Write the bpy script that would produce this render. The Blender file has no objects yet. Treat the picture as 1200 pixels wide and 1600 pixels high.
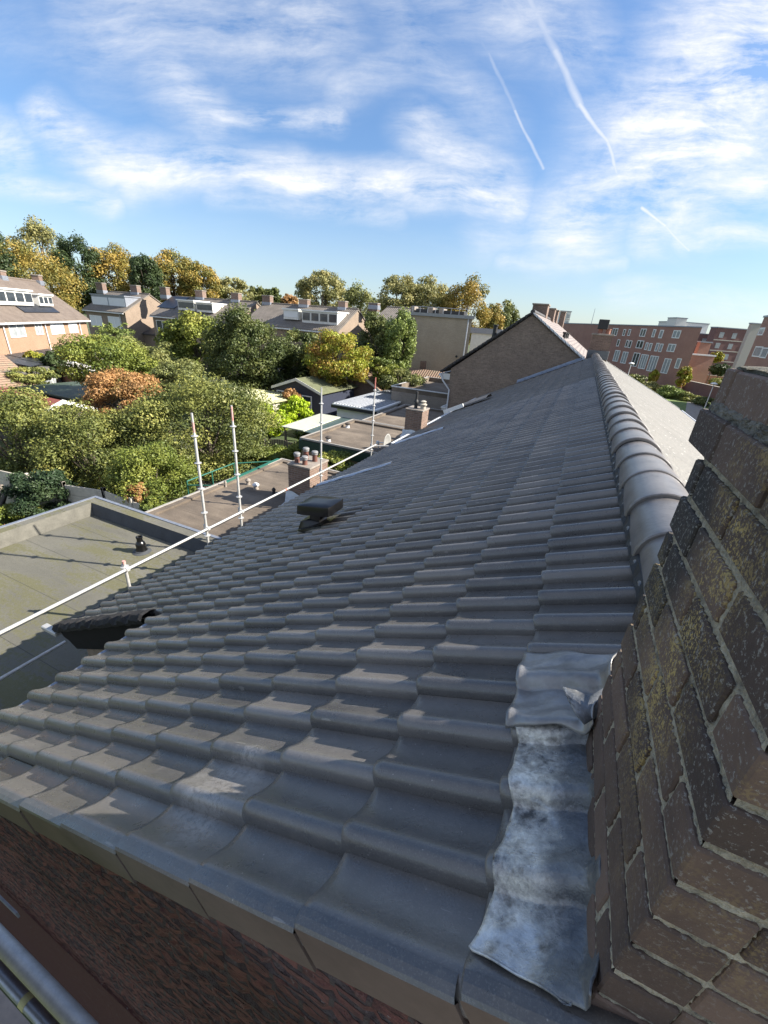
import bpy, math, random
import numpy as np
from mathutils import Vector, Matrix
rad = math.radians
rng = np.random.default_rng(7)
random.seed(7)
C = bpy.context.scene.collection

# ------------------------------------------------------------------ camera
F_PX = 638.143
W = np.array([[0.9063611051737501, 0.23404199511618068, -0.3517582856850633],
              [0.4166612416351766, -0.357148452971084, 0.8359655448991811],
              [0.07002111642474779, -0.9042506992319721, -0.42122169482562266]])  # columns: right, down, forward
CAM = np.array([0., 0., 8.])
cd = bpy.data.cameras.new('camera'); cam = bpy.data.objects.new('camera', cd); C.objects.link(cam)
cd.sensor_fit = 'HORIZONTAL'; cd.sensor_width = 36; cd.lens = F_PX / 1200 * 36
cd.clip_start = 0.02; cd.clip_end = 3000
M = Matrix(((W[0][0], -W[0][1], -W[0][2], CAM[0]), (W[1][0], -W[1][1], -W[1][2], CAM[1]),
            (W[2][0], -W[2][1], -W[2][2], CAM[2]), (0, 0, 0, 1)))
cam.matrix_world = M
bpy.context.scene.camera = cam

# ------------------------------------------------------------------ light
SUN = np.array([.936 * .843, .351 * .843, .537]); SUN /= np.linalg.norm(SUN)
sl = bpy.data.lights.new('sun', 'SUN'); so = bpy.data.objects.new('sun', sl); C.objects.link(so)
sl.energy = 5.0; sl.angle = rad(0.5); sl.color = (1, .93, .82)
so.rotation_euler = Vector(SUN).to_track_quat('Z', 'Y').to_euler()
so.location = (20, 5, 30)
vs = bpy.context.scene.view_settings
vs.view_transform = 'Standard'; vs.look = 'None'; vs.exposure = 1.35; vs.gamma = 1; vs.use_curve_mapping = False
SKY_STRENGTH = 0.09

# ------------------------------------------------------------------ geometry of the picture: pixel <-> world
def ray(u, v): return W @ np.array([u - 600, v - 800, F_PX])
def hit(u, v, g, n):
    d = ray(u, v); g = np.array(g, float); n = np.array(n, float)
    return CAM + d * (((g - CAM) @ n) / (d @ n))
def atz(u, v, h): return hit(u, v, (0, 0, h), (0, 0, 1))
def aty(u, v, h): return hit(u, v, (0, h, 0), (0, 1, 0))
def atx(u, v, h): return hit(u, v, (h, 0, 0), (1, 0, 0))

# ------------------------------------------------------------------ node helpers
class NT:
    def __init__(s, nt): s.nt = nt
    def n(s, t, **k):
        o = s.nt.nodes.new(t)
        for a, b in k.items(): setattr(o, a, b)
        return o
    def l(s, a, b): s.nt.links.new(a, b)
    def setin(s, sock, v):
        if hasattr(v, 'is_output') or isinstance(v, bpy.types.NodeSocket): s.l(v, sock)
        else: sock.default_value = v
    def m(s, op, a, b=0.0, c=0.0, clamp=False):
        o = s.n('ShaderNodeMath', operation=op); o.use_clamp = clamp
        s.setin(o.inputs[0], a); s.setin(o.inputs[1], b); s.setin(o.inputs[2], c)
        return o.outputs[0]
    def vm(s, op, a, b=(0, 0, 0)):
        o = s.n('ShaderNodeVectorMath', operation=op)
        s.setin(o.inputs[0], a); s.setin(o.inputs[1], b)
        return o.outputs['Value'] if op in ('DOT_PRODUCT', 'LENGTH', 'DISTANCE') else o.outputs[0]
    def mix(s, f, a, b, mode='MIX'):
        o = s.n('ShaderNodeMix', data_type='RGBA', blend_type=mode)
        s.setin(o.inputs[0], f); s.setin(o.inputs[6], a); s.setin(o.inputs[7], b)
        return o.outputs[2]
    def noise(s, vec, scale=5, detail=4, rough=.55, dist=0):
        o = s.n('ShaderNodeTexNoise'); s.l(vec, o.inputs['Vector'])
        o.inputs['Scale'].default_value = scale; o.inputs['Detail'].default_value = detail
        o.inputs['Roughness'].default_value = rough; o.inputs['Distortion'].default_value = dist
        return o.outputs['Fac']
    def ramp(s, f, stops):
        o = s.n('ShaderNodeValToRGB'); s.l(f, o.inputs[0]); e = o.color_ramp.elements
        while len(e) < len(stops): e.new(.5)
        for x, (p, c) in zip(e, stops):
            x.position = p; x.color = (*c, 1) if len(c) == 3 else c
        return o.outputs[0]
    def rng(s, f, a, b, c=0., d=1.):
        o = s.n('ShaderNodeMapRange'); s.l(f, o.inputs[0])
        for i, x in enumerate((a, b, c, d)): o.inputs[i + 1].default_value = x
        return o.outputs[0]
def c4(c): return (c[0], c[1], c[2], 1.0)

def material(name):
    m = bpy.data.materials.new(name); m.use_nodes = True
    nt = NT(m.node_tree); b = m.node_tree.nodes['Principled BSDF']
    tc = nt.n('ShaderNodeTexCoord')
    return m, nt, b, tc.outputs['Object'], tc
def bump(nt, b, h, strength=.3, dist=.01):
    o = nt.n('ShaderNodeBump'); o.inputs['Strength'].default_value = strength; o.inputs['Distance'].default_value = dist
    nt.l(h, o.inputs['Height']); nt.l(o.outputs[0], b.inputs['Normal']); return o

def plain(name, col, rough=.6, var=.25, scale=8, metal=0, bmp=.15, bdist=.004, col2=None, spec=None):
    m, nt, b, P, tc = material(name)
    f = nt.noise(P, scale, 5); f2 = nt.noise(P, scale * 7, 3)
    d = col2 or tuple(x * (1 - var) for x in col); e = tuple(min(1, x * (1 + var)) for x in col)
    c = nt.ramp(nt.m('ADD', nt.m('MULTIPLY', f, .7), nt.m('MULTIPLY', f2, .3)), [(.3, d), (.5, col), (.7, e)])
    nt.l(c, b.inputs['Base Color']); b.inputs['Roughness'].default_value = rough; b.inputs['Metallic'].default_value = metal
    if spec is not None: b.inputs['Specular IOR Level'].default_value = spec
    if bmp: bump(nt, b, f2, bmp, bdist)
    return m

def wallvec(nt, tc):   # along-wall, height
    sn = nt.n('ShaderNodeSeparateXYZ'); nt.l(tc.outputs['Normal'], sn.inputs[0])
    sp = nt.n('ShaderNodeSeparateXYZ'); nt.l(tc.outputs['Object'], sp.inputs[0])
    g = nt.m('GREATER_THAN', nt.m('ABSOLUTE', sn.outputs[0]), .6)
    a = nt.m('ADD', nt.m('MULTIPLY', sp.outputs[1], g), nt.m('MULTIPLY', sp.outputs[0], nt.m('SUBTRACT', 1., g)))
    cx = nt.n('ShaderNodeCombineXYZ'); nt.l(a, cx.inputs[0]); nt.l(sp.outputs[2], cx.inputs[1])
    return cx.outputs[0]

def brick(name, c1, c2, mortar, bw=.22, rh=.0667, ms=.010, rough=.85, patches=None, bstr=.5):
    m, nt, b, P, tc = material(name)
    v = wallvec(nt, tc)
    t = nt.n('ShaderNodeTexBrick'); nt.l(v, t.inputs['Vector'])
    t.inputs['Scale'].default_value = 1; t.inputs['Brick Width'].default_value = bw; t.inputs['Row Height'].default_value = rh
    t.inputs['Mortar Size'].default_value = ms; t.inputs['Mortar Smooth'].default_value = .3
    t.inputs['Color1'].default_value = c4(c1); t.inputs['Color2'].default_value = c4(c2); t.inputs['Mortar'].default_value = c4(mortar)
    t.inputs['Bias'].default_value = 0
    f = nt.noise(P, .7, 5, .6); f2 = nt.noise(P, 14, 3)
    c = nt.mix(nt.rng(f, .3, .7, 0, .45), t.outputs['Color'], c4(tuple(x * .6 for x in c1)))
    c = nt.mix(nt.rng(f2, .35, .75, 0, .35), c, c4(tuple(min(1, x * 1.6) for x in c2)))
    if patches: c = nt.mix(nt.rng(nt.noise(P, 2.3, 6, .7), .62, .72, 0, .5), c, c4(patches))
    nt.l(c, b.inputs['Base Color']); b.inputs['Roughness'].default_value = rough
    h = nt.m('SUBTRACT', nt.m('MULTIPLY', f2, .4), t.outputs['Fac'])
    bump(nt, b, h, bstr, .012)
    return m

def tiled(name, c1, c2, rough=.7, sx=.25, sy=.33, moss=None):   # pantiled roof seen from afar
    m, nt, b, P, tc = material(name)
    sp = nt.n('ShaderNodeSeparateXYZ'); nt.l(P, sp.inputs[0])
    w = nt.m('SINE', nt.m('MULTIPLY', sp.outputs[0], 2 * math.pi / sx))
    r = nt.m('FRACT', nt.m('DIVIDE', sp.outputs[1], sy))
    f = nt.noise(P, 1.2, 6, .65); f2 = nt.noise(P, 9, 3)
    c = nt.mix(nt.rng(f, .3, .7), c4(c1), c4(c2)); c = nt.mix(nt.rng(f2, .4, .8, 0, .4), c, c4(tuple(x * .55 for x in c1)))
    if moss: c = nt.mix(nt.rng(nt.noise(P, 1.7, 5, .7), .5, .62, 0, .8), c, c4(moss))
    nt.l(c, b.inputs['Base Color']); b.inputs['Roughness'].default_value = rough
    bump(nt, b, nt.m('ADD', w, nt.m('MULTIPLY', r, -1.2)), .9, .03)
    return m

def foliage(name, cols, trans=.24):
    m, nt, b, P, tc = material(name)
    at = nt.n('ShaderNodeAttribute', attribute_name='tone')
    f = nt.noise(P, .8, 3)
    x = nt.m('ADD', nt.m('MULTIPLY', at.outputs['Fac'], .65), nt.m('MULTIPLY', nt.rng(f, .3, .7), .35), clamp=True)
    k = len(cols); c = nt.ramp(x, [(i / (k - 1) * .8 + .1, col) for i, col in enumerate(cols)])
    nt.l(c, b.inputs['Base Color']); b.inputs['Roughness'].default_value = .5
    b.inputs['Specular IOR Level'].default_value = .3
    tr = nt.n('ShaderNodeBsdfTranslucent'); nt.l(c, tr.inputs[0])
    mx = nt.n('ShaderNodeMixShader'); mx.inputs[0].default_value = trans
    nt.l(b.outputs[0], mx.inputs[1]); nt.l(tr.outputs[0], mx.inputs[2])
    nt.l(mx.outputs[0], nt.nt.nodes['Material Output'].inputs[0])
    return m

# ------------------------------------------------------------------ world: sky and cirrus
def build_world():
    w = bpy.data.worlds.new('World'); bpy.context.scene.world = w; w.use_nodes = True
    w.node_tree.nodes.clear(); nt = NT(w.node_tree)
    sky = nt.n('ShaderNodeTexSky', sky_type='NISHITA'); sky.sun_disc = False
    sky.sun_elevation = math.asin(SUN[2]); sky.sun_rotation = math.atan2(SUN[0], SUN[1])
    sky.air_density = 1.0; sky.dust_density = .35; sky.ozone_density = 1.5; sky.altitude = 0
    tc = nt.n('ShaderNodeTexCoord'); D = tc.outputs['Generated']
    R0, D0, F0 = W[:, 0], W[:, 1], W[:, 2]
    z = nt.vm('DOT_PRODUCT', D, tuple(F0)); zc = nt.m('MAXIMUM', z, .12)
    X = nt.m('DIVIDE', nt.vm('DOT_PRODUCT', D, tuple(R0)), zc); Y = nt.m('DIVIDE', nt.vm('DOT_PRODUCT', D, tuple(D0)), zc)
    cx = nt.n('ShaderNodeCombineXYZ'); nt.l(X, cx.inputs[0]); nt.l(Y, cx.inputs[1]); Q = cx.outputs[0]
    def q(u, v): return ((u - 600) / F_PX, (v - 800) / F_PX, 0)
    def warp(src, scale, amt, detail=4):
        n = nt.n('ShaderNodeTexNoise'); nt.l(src, n.inputs['Vector']); n.inputs['Scale'].default_value = scale; n.inputs['Detail'].default_value = detail
        o = nt.vm('SUBTRACT', n.outputs['Color'], (.5, .5, .5)); o2 = nt.n('ShaderNodeVectorMath', operation='SCALE'); nt.l(o, o2.inputs[0]); o2.inputs[3].default_value = amt
        o3 = nt.vm('MULTIPLY', o2.outputs[0], (1, 1, 0))
        return nt.vm('ADD', src, o3)
    Q1 = warp(warp(Q, 1.6, .16, 2), 5, .07, 5)
    def caps(Qv, a, b, r, s, soft=1.0):
        a = np.array(q(*a)); b = np.array(q(*b)); r /= F_PX; ab = b - a
        pa = nt.vm('SUBTRACT', Qv, tuple(a))
        t = nt.m('DIVIDE', nt.vm('DOT_PRODUCT', pa, tuple(ab)), float(ab @ ab), clamp=True)
        sc = nt.n('ShaderNodeVectorMath', operation='SCALE'); sc.inputs[0].default_value = tuple(ab); nt.l(t, sc.inputs[3])
        d = nt.vm('DISTANCE', pa, sc.outputs[0])
        o = nt.n('ShaderNodeMapRange', interpolation_type='SMOOTHSTEP'); nt.l(d, o.inputs[0])
        o.inputs[1].default_value = r * (1 - soft); o.inputs[2].default_value = r; o.inputs[3].default_value = s; o.inputs[4].default_value = 0
        return o.outputs[0]
    L = [((1250, 20), (1040, 230), 240, 1.15), ((1020, 240), (890, 350), 120, .95), ((1230, 270), (1020, 360), 90, .8),
         ((70, 190), (200, 285), 75, .8), ((170, 265), (430, 285), 75, .95), ((400, 290), (800, 305), 62, .95),
         ((330, 185), (515, 192), 36, .75), ((250, 110), (330, 200), 85, .6), ((180, 40), (480, 50), 170, .5),
         ((-40, 280), (165, 330), 40, .75), ((-60, 180), (20, 235), 75, .8), ((660, 215), (780, 285), 85, .7),
         ((530, 150), (680, 85), 70, .42), ((700, -30), (900, 70), 130, .5), ((790, 400), (970, 415), 26, .42),
         ((1070, 385), (1230, 370), 40, .75), ((960, 463), (1240, 490), 40, .45), ((330, 325), (620, 345), 30, .6),
         ((600, -10), (760, 200), 90, .38), ((0, 20), (200, 100), 120, .2), ((760, 360), (1000, 340), 60, .4)]
    tot = None
    for a, b_, r, s in L:
        o = caps(Q1, a, b_, r, s)
        tot = o if tot is None else nt.m('MAXIMUM', tot, o)
    # streaky fibres
    mp = nt.n('ShaderNodeMapping'); nt.l(Q1, mp.inputs[0]); mp.inputs['Rotation'].default_value = (0, 0, rad(24)); mp.inputs['Scale'].default_value = (1.2, 4.2, 1)
    f = nt.noise(mp.outputs[0], 2.6, 12, .68, .25)
    f2 = nt.noise(Q1, 4.2, 12, .66)
    mp2 = nt.n('ShaderNodeMapping'); nt.l(warp(Q, 6, .03, 3), mp2.inputs[0]); mp2.inputs['Rotation'].default_value = (0, 0, rad(-38)); mp2.inputs['Scale'].default_value = (3, 17, 1)
    f4 = nt.noise(mp2.outputs[0], 1.6, 8, .6, .1)
    fib = nt.m('ADD', nt.m('ADD', nt.m('MULTIPLY', f, .48), nt.m('MULTIPLY', f2, .32)), nt.m('MULTIPLY', f4, .2))
    dens = nt.m('MULTIPLY', nt.m('POWER', tot, 1.15), nt.rng(fib, .40, .60, .06, 1.22))
    dens = nt.m('ADD', dens, nt.rng(fib, .52, .75, 0, .09))
    Q2 = warp(Q, 9, .018, 4)
    for a, b_, r, s in [((812, -30), (868, 80), 15, .45), ((868, 80), (905, 165), 12, .6), ((905, 165), (950, 222), 8, .75), ((950, 222), (964, 268), 6.5, .7), ((700, -20), (770, 95), 9, .16), ((765, 85), (805, 175), 6, .25), ((805, 175), (848, 262), 4.5, .5), ((1003, 326), (1040, 354), 6, .9), ((1040, 354), (1077, 390), 5, .7)]:
        dens = nt.m('MAXIMUM', dens, nt.m('MULTIPLY', caps(Q2, a, b_, r, s), nt.rng(f2, .3, .55, .55, 1.)))
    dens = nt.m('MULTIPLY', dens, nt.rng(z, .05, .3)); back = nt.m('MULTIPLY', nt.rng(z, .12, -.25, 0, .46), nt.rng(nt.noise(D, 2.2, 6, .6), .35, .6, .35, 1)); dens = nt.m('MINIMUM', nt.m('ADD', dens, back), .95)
    # back: unseen cloud behind the view, added to lift and whiten the shade
    sep = nt.n('ShaderNodeSeparateXYZ'); nt.l(D, sep.inputs[0])
    hz = nt.rng(sep.outputs[2], .0, .45, .72, .92)
    skc = nt.vm('MULTIPLY', sky.outputs[0], (.70, .84, 1.0)); sc_ = nt.n('ShaderNodeVectorMath', operation='SCALE'); nt.l(nt.mix(nt.rng(sep.outputs[2], .0, .22, .42, 0), skc, (4.7, 4.75, 4.75, 1)), sc_.inputs[0]); nt.l(hz, sc_.inputs[3])
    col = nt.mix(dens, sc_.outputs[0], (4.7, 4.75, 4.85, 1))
    hs = nt.n('ShaderNodeHueSaturation'); nt.l(col, hs.inputs['Color']); hs.inputs['Saturation'].default_value = 1.0
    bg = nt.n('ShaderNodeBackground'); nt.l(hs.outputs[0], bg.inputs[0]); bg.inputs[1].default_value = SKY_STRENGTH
    out = nt.n('ShaderNodeOutputWorld'); nt.l(bg.outputs[0], out.inputs[0])
build_world()

# ------------------------------------------------------------------ mesh helpers
class MB:
    def __init__(s): s.v = []; s.f = []; s.n = 0; s.mi = []; s.cur = 0
    def add(s, V, Fs):
        V = [tuple(map(float, p)) for p in V]
        s.v += V; s.f += [tuple(i + s.n for i in f) for f in Fs]; s.mi += [s.cur] * len(Fs); s.n += len(V); return s
    def box(s, x0, x1, y0, y1, z0, z1, T=None):
        P = [(x, y, z) for z in (z0, z1) for y in (y0, y1) for x in (x0, x1)]
        if T is not None: P = [T(p) for p in P]
        return s.add(P, [(0, 2, 3, 1), (4, 5, 7, 6), (0, 1, 5, 4), (2, 6, 7, 3), (0, 4, 6, 2), (1, 3, 7, 5)])
    def bbox(s, x0, x1, y0, y1, z0, z1, b=.01, T=None):   # chamfered box
        V = []; 
        for sx in (0, 1):
            for sy in (0, 1):
                for sz in (0, 1):
                    x = (x0, x1)[sx]; y = (y0, y1)[sy]; z = (z0, z1)[sz]
                    dx = b * (1 - 2 * sx); dy = b * (1 - 2 * sy); dz = b * (1 - 2 * sz)
                    V += [(x, y + dy, z + dz), (x + dx, y, z + dz), (x + dx, y + dy, z)]
        if T is not None: V = [T(p) for p in V]
        def i(sx, sy, sz, k): return (sx * 4 + sy * 2 + sz) * 3 + k
        Fs = []
        for a in (0, 1):
            q = [i(a, 0, 0, 0), i(a, 1, 0, 0), i(a, 1, 1, 0), i(a, 0, 1, 0)]; Fs.append(q if a else q[::-1])
            q = [i(0, a, 0, 1), i(1, a, 0, 1), i(1, a, 1, 1), i(0, a, 1, 1)]; Fs.append(q if not a else q[::-1])
            q = [i(0, 0, a, 2), i(1, 0, a, 2), i(1, 1, a, 2), i(0, 1, a, 2)]; Fs.append(q if a else q[::-1])
        for sy in (0, 1):
            for sz in (0, 1): Fs.append([i(0, sy, sz, 1), i(1, sy, sz, 1), i(1, sy, sz, 2), i(0, sy, sz, 2)])
        for sx in (0, 1):
            for sz in (0, 1): Fs.append([i(sx, 0, sz, 0), i(sx, 1, sz, 0), i(sx, 1, sz, 2), i(sx, 0, sz, 2)])
        for sx in (0, 1):
            for sy in (0, 1): Fs.append([i(sx, sy, 0, 0), i(sx, sy, 1, 0), i(sx, sy, 1, 1), i(sx, sy, 0, 1)])
        for sx in (0, 1):
            for sy in (0, 1):
                for sz in (0, 1): Fs.append([i(sx, sy, sz, k) for k in range(3)])
        return s.add(V, Fs)
    def tube(s, pts, r, k=12, cap=True):
        pts = [np.array(p, float) for p in pts]; V = []; Fs = []
        for j, p in enumerate(pts):
            d = pts[min(j + 1, len(pts) - 1)] - pts[max(j - 1, 0)]; d /= np.linalg.norm(d)
            a = np.cross(d, (0, 0, 1)) if abs(d[2]) < .9 else np.cross(d, (1, 0, 0)); a /= np.linalg.norm(a); b = np.cross(d, a)
            rr = r[j] if isinstance(r, (list, tuple)) else r
            for t in range(k):
                an = 2 * math.pi * t / k; V.append(p + rr * (math.cos(an) * a + math.sin(an) * b))
        for j in range(len(pts) - 1):
            for t in range(k):
                u = (t + 1) % k; Fs.append((j * k + t, j * k + u, (j + 1) * k + u, (j + 1) * k + t))
        if cap: Fs.append(tuple(range(k))[::-1]); Fs.append(tuple((len(pts) - 1) * k + t for t in range(k)))
        return s.add(V, Fs)
    def lathe(s, c, prof, k=20):   # prof: (r, z)
        V = []; Fs = []
        for r, z in prof:
            for t in range(k):
                an = 2 * math.pi * t / k; V.append((c[0] + r * math.cos(an), c[1] + r * math.sin(an), c[2] + z))
        for j in range(len(prof) - 1):
            for t in range(k):
                u = (t + 1) % k; Fs.append((j * k + t, j * k + u, (j + 1) * k + u, (j + 1) * k + t))
        Fs.append(tuple(range(k))[::-1]); Fs.append(tuple((len(prof) - 1) * k + t for t in range(k)))
        return s.add(V, Fs)
    def prism(s, poly, d):   # poly: list of 3d points, extruded by vector d
        n = len(poly); P = [np.array(p, float) for p in poly]; Q = [p + np.array(d) for p in P]
        return s.add(P + Q, [tuple(range(n))[::-1], tuple(range(n, 2 * n))] + [(i, (i + 1) % n, n + (i + 1) % n, n + i) for i in range(n)])
    def grid(s, G):  # G[i][j] points
        G = np.asarray(G, float); a, b = G.shape[:2]
        return s.add(G.reshape(-1, 3), [(i * b + j, i * b + j + 1, (i + 1) * b + j + 1, (i + 1) * b + j) for i in range(a - 1) for j in range(b - 1)])
    def build(s, name, mats, parent=None, smooth=False, loc=None, recalc=True):
        me = bpy.data.meshes.new(name); me.from_pydata(s.v, [], s.f)
        mats = mats if isinstance(mats, (list, tuple)) else [mats]
        for m in mats: me.materials.append(m)
        if len(mats) > 1: me.polygons.foreach_set('material_index', s.mi)
        if smooth: me.polygons.foreach_set('use_smooth', [True] * len(me.polygons))
        me.update()
        if recalc:
            import bmesh
            bm = bmesh.new(); bm.from_mesh(me); bmesh.ops.recalc_face_normals(bm, faces=bm.faces); bm.to_mesh(me); bm.free()
        if smooth and smooth != 'full':
            try: me.set_sharp_from_angle(angle=rad(smooth if not isinstance(smooth, bool) else 40))
            except Exception: pass
        o = bpy.data.objects.new(name, me); C.objects.link(o)
        if parent is not None: o.parent = parent
        if loc is not None: o.location = loc
        return o
def tag(o, label=None, cat=None, group=None, kind=None):
    if label: o['label'] = label
    if cat: o['category'] = cat
    if group: o['group'] = group
    if kind: o['kind'] = kind
    return o
def empty(name, label, cat, loc=(0, 0, 0), rz=0, group=None):
    o = bpy.data.objects.new(name, None); C.objects.link(o); o.location = loc; o.rotation_euler = (0, 0, rz)
    o.empty_display_size = .2
    return tag(o, label, cat, group)

# ------------------------------------------------------------------ materials
WHITE = plain('white_paint', (.78, .78, .76), .5, .06, 3)
WHITE2 = plain('off_white_board', (.62, .61, .57), .6, .12, 3)
GALV = plain('galvanised_steel', (.46, .455, .44), .5, .22, 22, .35, 0)
GALVD = plain('galvanised_steel_dull', (.30, .32, .36), .4, .25, 18, .7, .1, .001)
REDW = plain('faded_red_paint', (.50, .30, .27), .6, .3, 40, col2=(.42, .14, .10))
REDP = plain('red_paint_worn', (.42, .12, .09), .6, .3, 30, col2=(.5, .42, .38))
BLACKP = plain('black_plastic', (.005, .005, .0055), .28, .3, 10, bmp=.05)
BLACKB = plain('black_board', (.010, .010, .011), .75, .3, 10, bmp=.1, spec=.2)
BLACKM = plain('black_rubber', (.02, .02, .021), .6, .3, 20)
GLASS = plain('window_glass', (.045, .055, .065), .08, .3, 2, bmp=0)
GLASSL = plain('curtained_glass', (.30, .32, .33), .15, .3, 2, bmp=0)
SHUT = plain('roller_shutter', (.66, .67, .68), .5, .05, 2)
SOLAR = plain('solar_glass', (.02, .022, .028), .35, .3, 2, bmp=0)
BIT = plain('bitumen', (.115, .11, .10), .85, .25, 3, bmp=.35)
CONC = plain('concrete', (.46, .42, .36), .9, .25, 4, bmp=.3)
LEADN = plain('lead_grey', (.24, .26, .30), .42, .25, 9, .35, .2)
GUTW = plain('white_gutter', (.6, .61, .62), .4, .12, 4)
GREENT = plain('green_metal', (.02, .12, .085), .5, .2, 5)
CAPC = plain('cap_concrete', (.24, .21, .18), .9, .3, 6, bmp=.3)
WOOD = plain('weathered_wood', (.19, .16, .13), .85, .3, 8)
DWOOD = plain('dark_wood', (.05, .042, .036), .8, .3, 8)
BARK = plain('bark', (.10, .08, .06), .9, .3, 10)
MOSSR = plain('mossy_felt', (.12, .13, .07), .9, .35, 2)
BK_TAN = brick('brick_tan', (.28, .16, .095), (.34, .205, .13), (.30, .26, .2))
BK_BRN = brick('brick_brown', (.20, .15, .11), (.27, .20, .145), (.27, .23, .19))
BK_BEI = brick('brick_beige', (.37, .29, .20), (.45, .355, .25), (.37, .33, .27), bstr=.3)
BK_GAB = brick('brick_gable', (.16, .115, .088), (.27, .20, .15), (.21, .185, .155), patches=(.38, .32, .26))
BK_RED = brick('brick_red', (.30, .145, .11), (.36, .18, .135), (.30, .23, .19), bstr=.25)
BK_PUR = brick('brick_purple', (.15, .07, .065), (.19, .09, .08), (.2, .15, .14), bstr=.25)
BK_CHI = brick('brick_chimney', (.11, .07, .055), (.22, .14, .105), (.24, .21, .18), patches=(.36, .31, .26))
BK_GRY = brick('brick_grey', (.20, .17, .14), (.27, .23, .19), (.25, .23, .21))
TL_BRN = tiled('tiles_brown', (.13, .10, .08), (.20, .16, .13))
TL_GRY = tiled('tiles_grey', (.14, .12, .10), (.22, .19, .16))
TL_RED = tiled('tiles_red', (.30, .13, .08), (.36, .19, .12))
TL_PALE = tiled('tiles_pale', (.20, .165, .15), (.26, .22, .20))
TL_DRK = tiled('tiles_dark', (.045, .042, .042), (.075, .07, .068))
TL_SHED = tiled('tiles_shed', (.24, .15, .10), (.30, .2, .14), moss=(.2, .18, .12))

# =================================================================== THE NEAR HOUSE
S = .2; Q = .41665
G0 = np.array([0.06584638, 1.60828745, 6.88252946])      # lower crest tip of row 0, column 0
DR = np.array([-.895026608, 0, -.446012747]); NN = np.array([-.446012747, 0, .895026608]); YV = np.array([0, 1., 0])
def rp(a, y, h): return G0 + DR * a + YV * (y - G0[1]) + NN * h
RX, RW, RZ = .64, .185, 7.065     # ridge centre, half width, foot height

def tile_material():
    m, nt, b, P, tc = material('grey_clay_tile')
    at = nt.n('ShaderNodeAttribute', attribute_name='tone')
    f = nt.noise(P, 3, 6, .6); f2 = nt.noise(P, 60, 3, .6); f3 = nt.noise(P, 14, 5, .65, .4)
    c = nt.ramp(nt.m('ADD', nt.m('MULTIPLY', f, .6), nt.m('MULTIPLY', at.outputs['Fac'], .4)), [(.22, (.062, .060, .060)), (.5, (.110, .105, .101)), (.78, (.182, .168, .155))])
    c = nt.mix(nt.rng(f3, .55, .8, 0, .35), c, (.21, .185, .16, 1))
    # white specks and scuffs
    vo = nt.n('ShaderNodeTexVoronoi'); nt.l(P, vo.inputs['Vector']); vo.inputs['Scale'].default_value = 34
    sp = nt.m('MULTIPLY', nt.m('LESS_THAN', vo.outputs['Distance'], .075), nt.m('GREATER_THAN', nt.noise(P, 5, 2), .55))
    mp = nt.n('ShaderNodeMapping'); nt.l(P, mp.inputs[0]); mp.inputs['Scale'].default_value = (5, 60, 5); mp.inputs['Rotation'].default_value = (.2, .3, .35)
    scr = nt.m('MULTIPLY', nt.m('GREATER_THAN', nt.noise(mp.outputs[0], 1, 2, .4), .71), nt.m('GREATER_THAN', nt.noise(P, 3.1, 2), .56))
    c = nt.mix(nt.m('MULTIPLY', nt.m('MAXIMUM', sp, nt.m('MULTIPLY', scr, .5)), .55), c, (.45, .43, .4, 1))
    dirt = nt.noise(P, 1.1, 5, .7); c = nt.mix(nt.rng(dirt, .5, .7, 0, .45), c, (.15, .135, .115, 1))
    c = nt.mix(nt.rng(at.outputs['Fac'], .8, 1, 0, .22), c, (.06, .06, .065, 1))
    # one dusty tile pair near the verge
    dist = nt.vm('DISTANCE', nt.vm('MULTIPLY', P, (1, 1, 1)), tuple(rp(.41 * 2.55, .63, 0)))
    dd = nt.m('MULTIPLY', nt.rng(nt.m('ADD', dist, nt.m('MULTIPLY', nt.m('SUBTRACT', nt.noise(P, 9, 3), .5), .3)), .12, .20, 1, 0), nt.rng(nt.noise(P, 60, 5, .75), .40, .52))
    c = nt.mix(nt.m('MULTIPLY', dd, .26), c, (.5, .48, .46, 1))
    nt.l(c, b.inputs['Base Color'])
    grit = nt.noise(P, 220, 3, .7); c2_ = nt.mix(nt.rng(grit, .52, .72, 0, .35), c, (.30, .28, .25, 1)); nt.l(c2_, b.inputs['Base Color'])
    nt.l(nt.rng(f3, .3, .7, .22, .42), b.inputs['Roughness']); b.inputs['Specular IOR Level'].default_value = .8; b.inputs['Coat Weight'].default_value = .12; b.inputs['Coat Roughness'].default_value = .22
    bump(nt, b, nt.m('ADD', nt.m('ADD', f2, nt.m('MULTIPLY', grit, .5)), nt.m('MULTIPLY', f3, .4)), .28, .003)
    return m
TILE = tile_material()
TILE_OLD = plain('old_grey_tile', (.14, .13, .12), .62, .28, 2.2, bmp=.3, bdist=.01, col2=(.10, .095, .09))
CAPM = plain('ridge_tile_clay', (.17, .155, .145), .34, .25, 7, bmp=.2, bdist=.003, col2=(.10, .092, .086), spec=.7)
FLM = plain('verge_flange_clay', (.115, .085, .07), .5, .25, 5, bmp=.2, bdist=.003)

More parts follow.
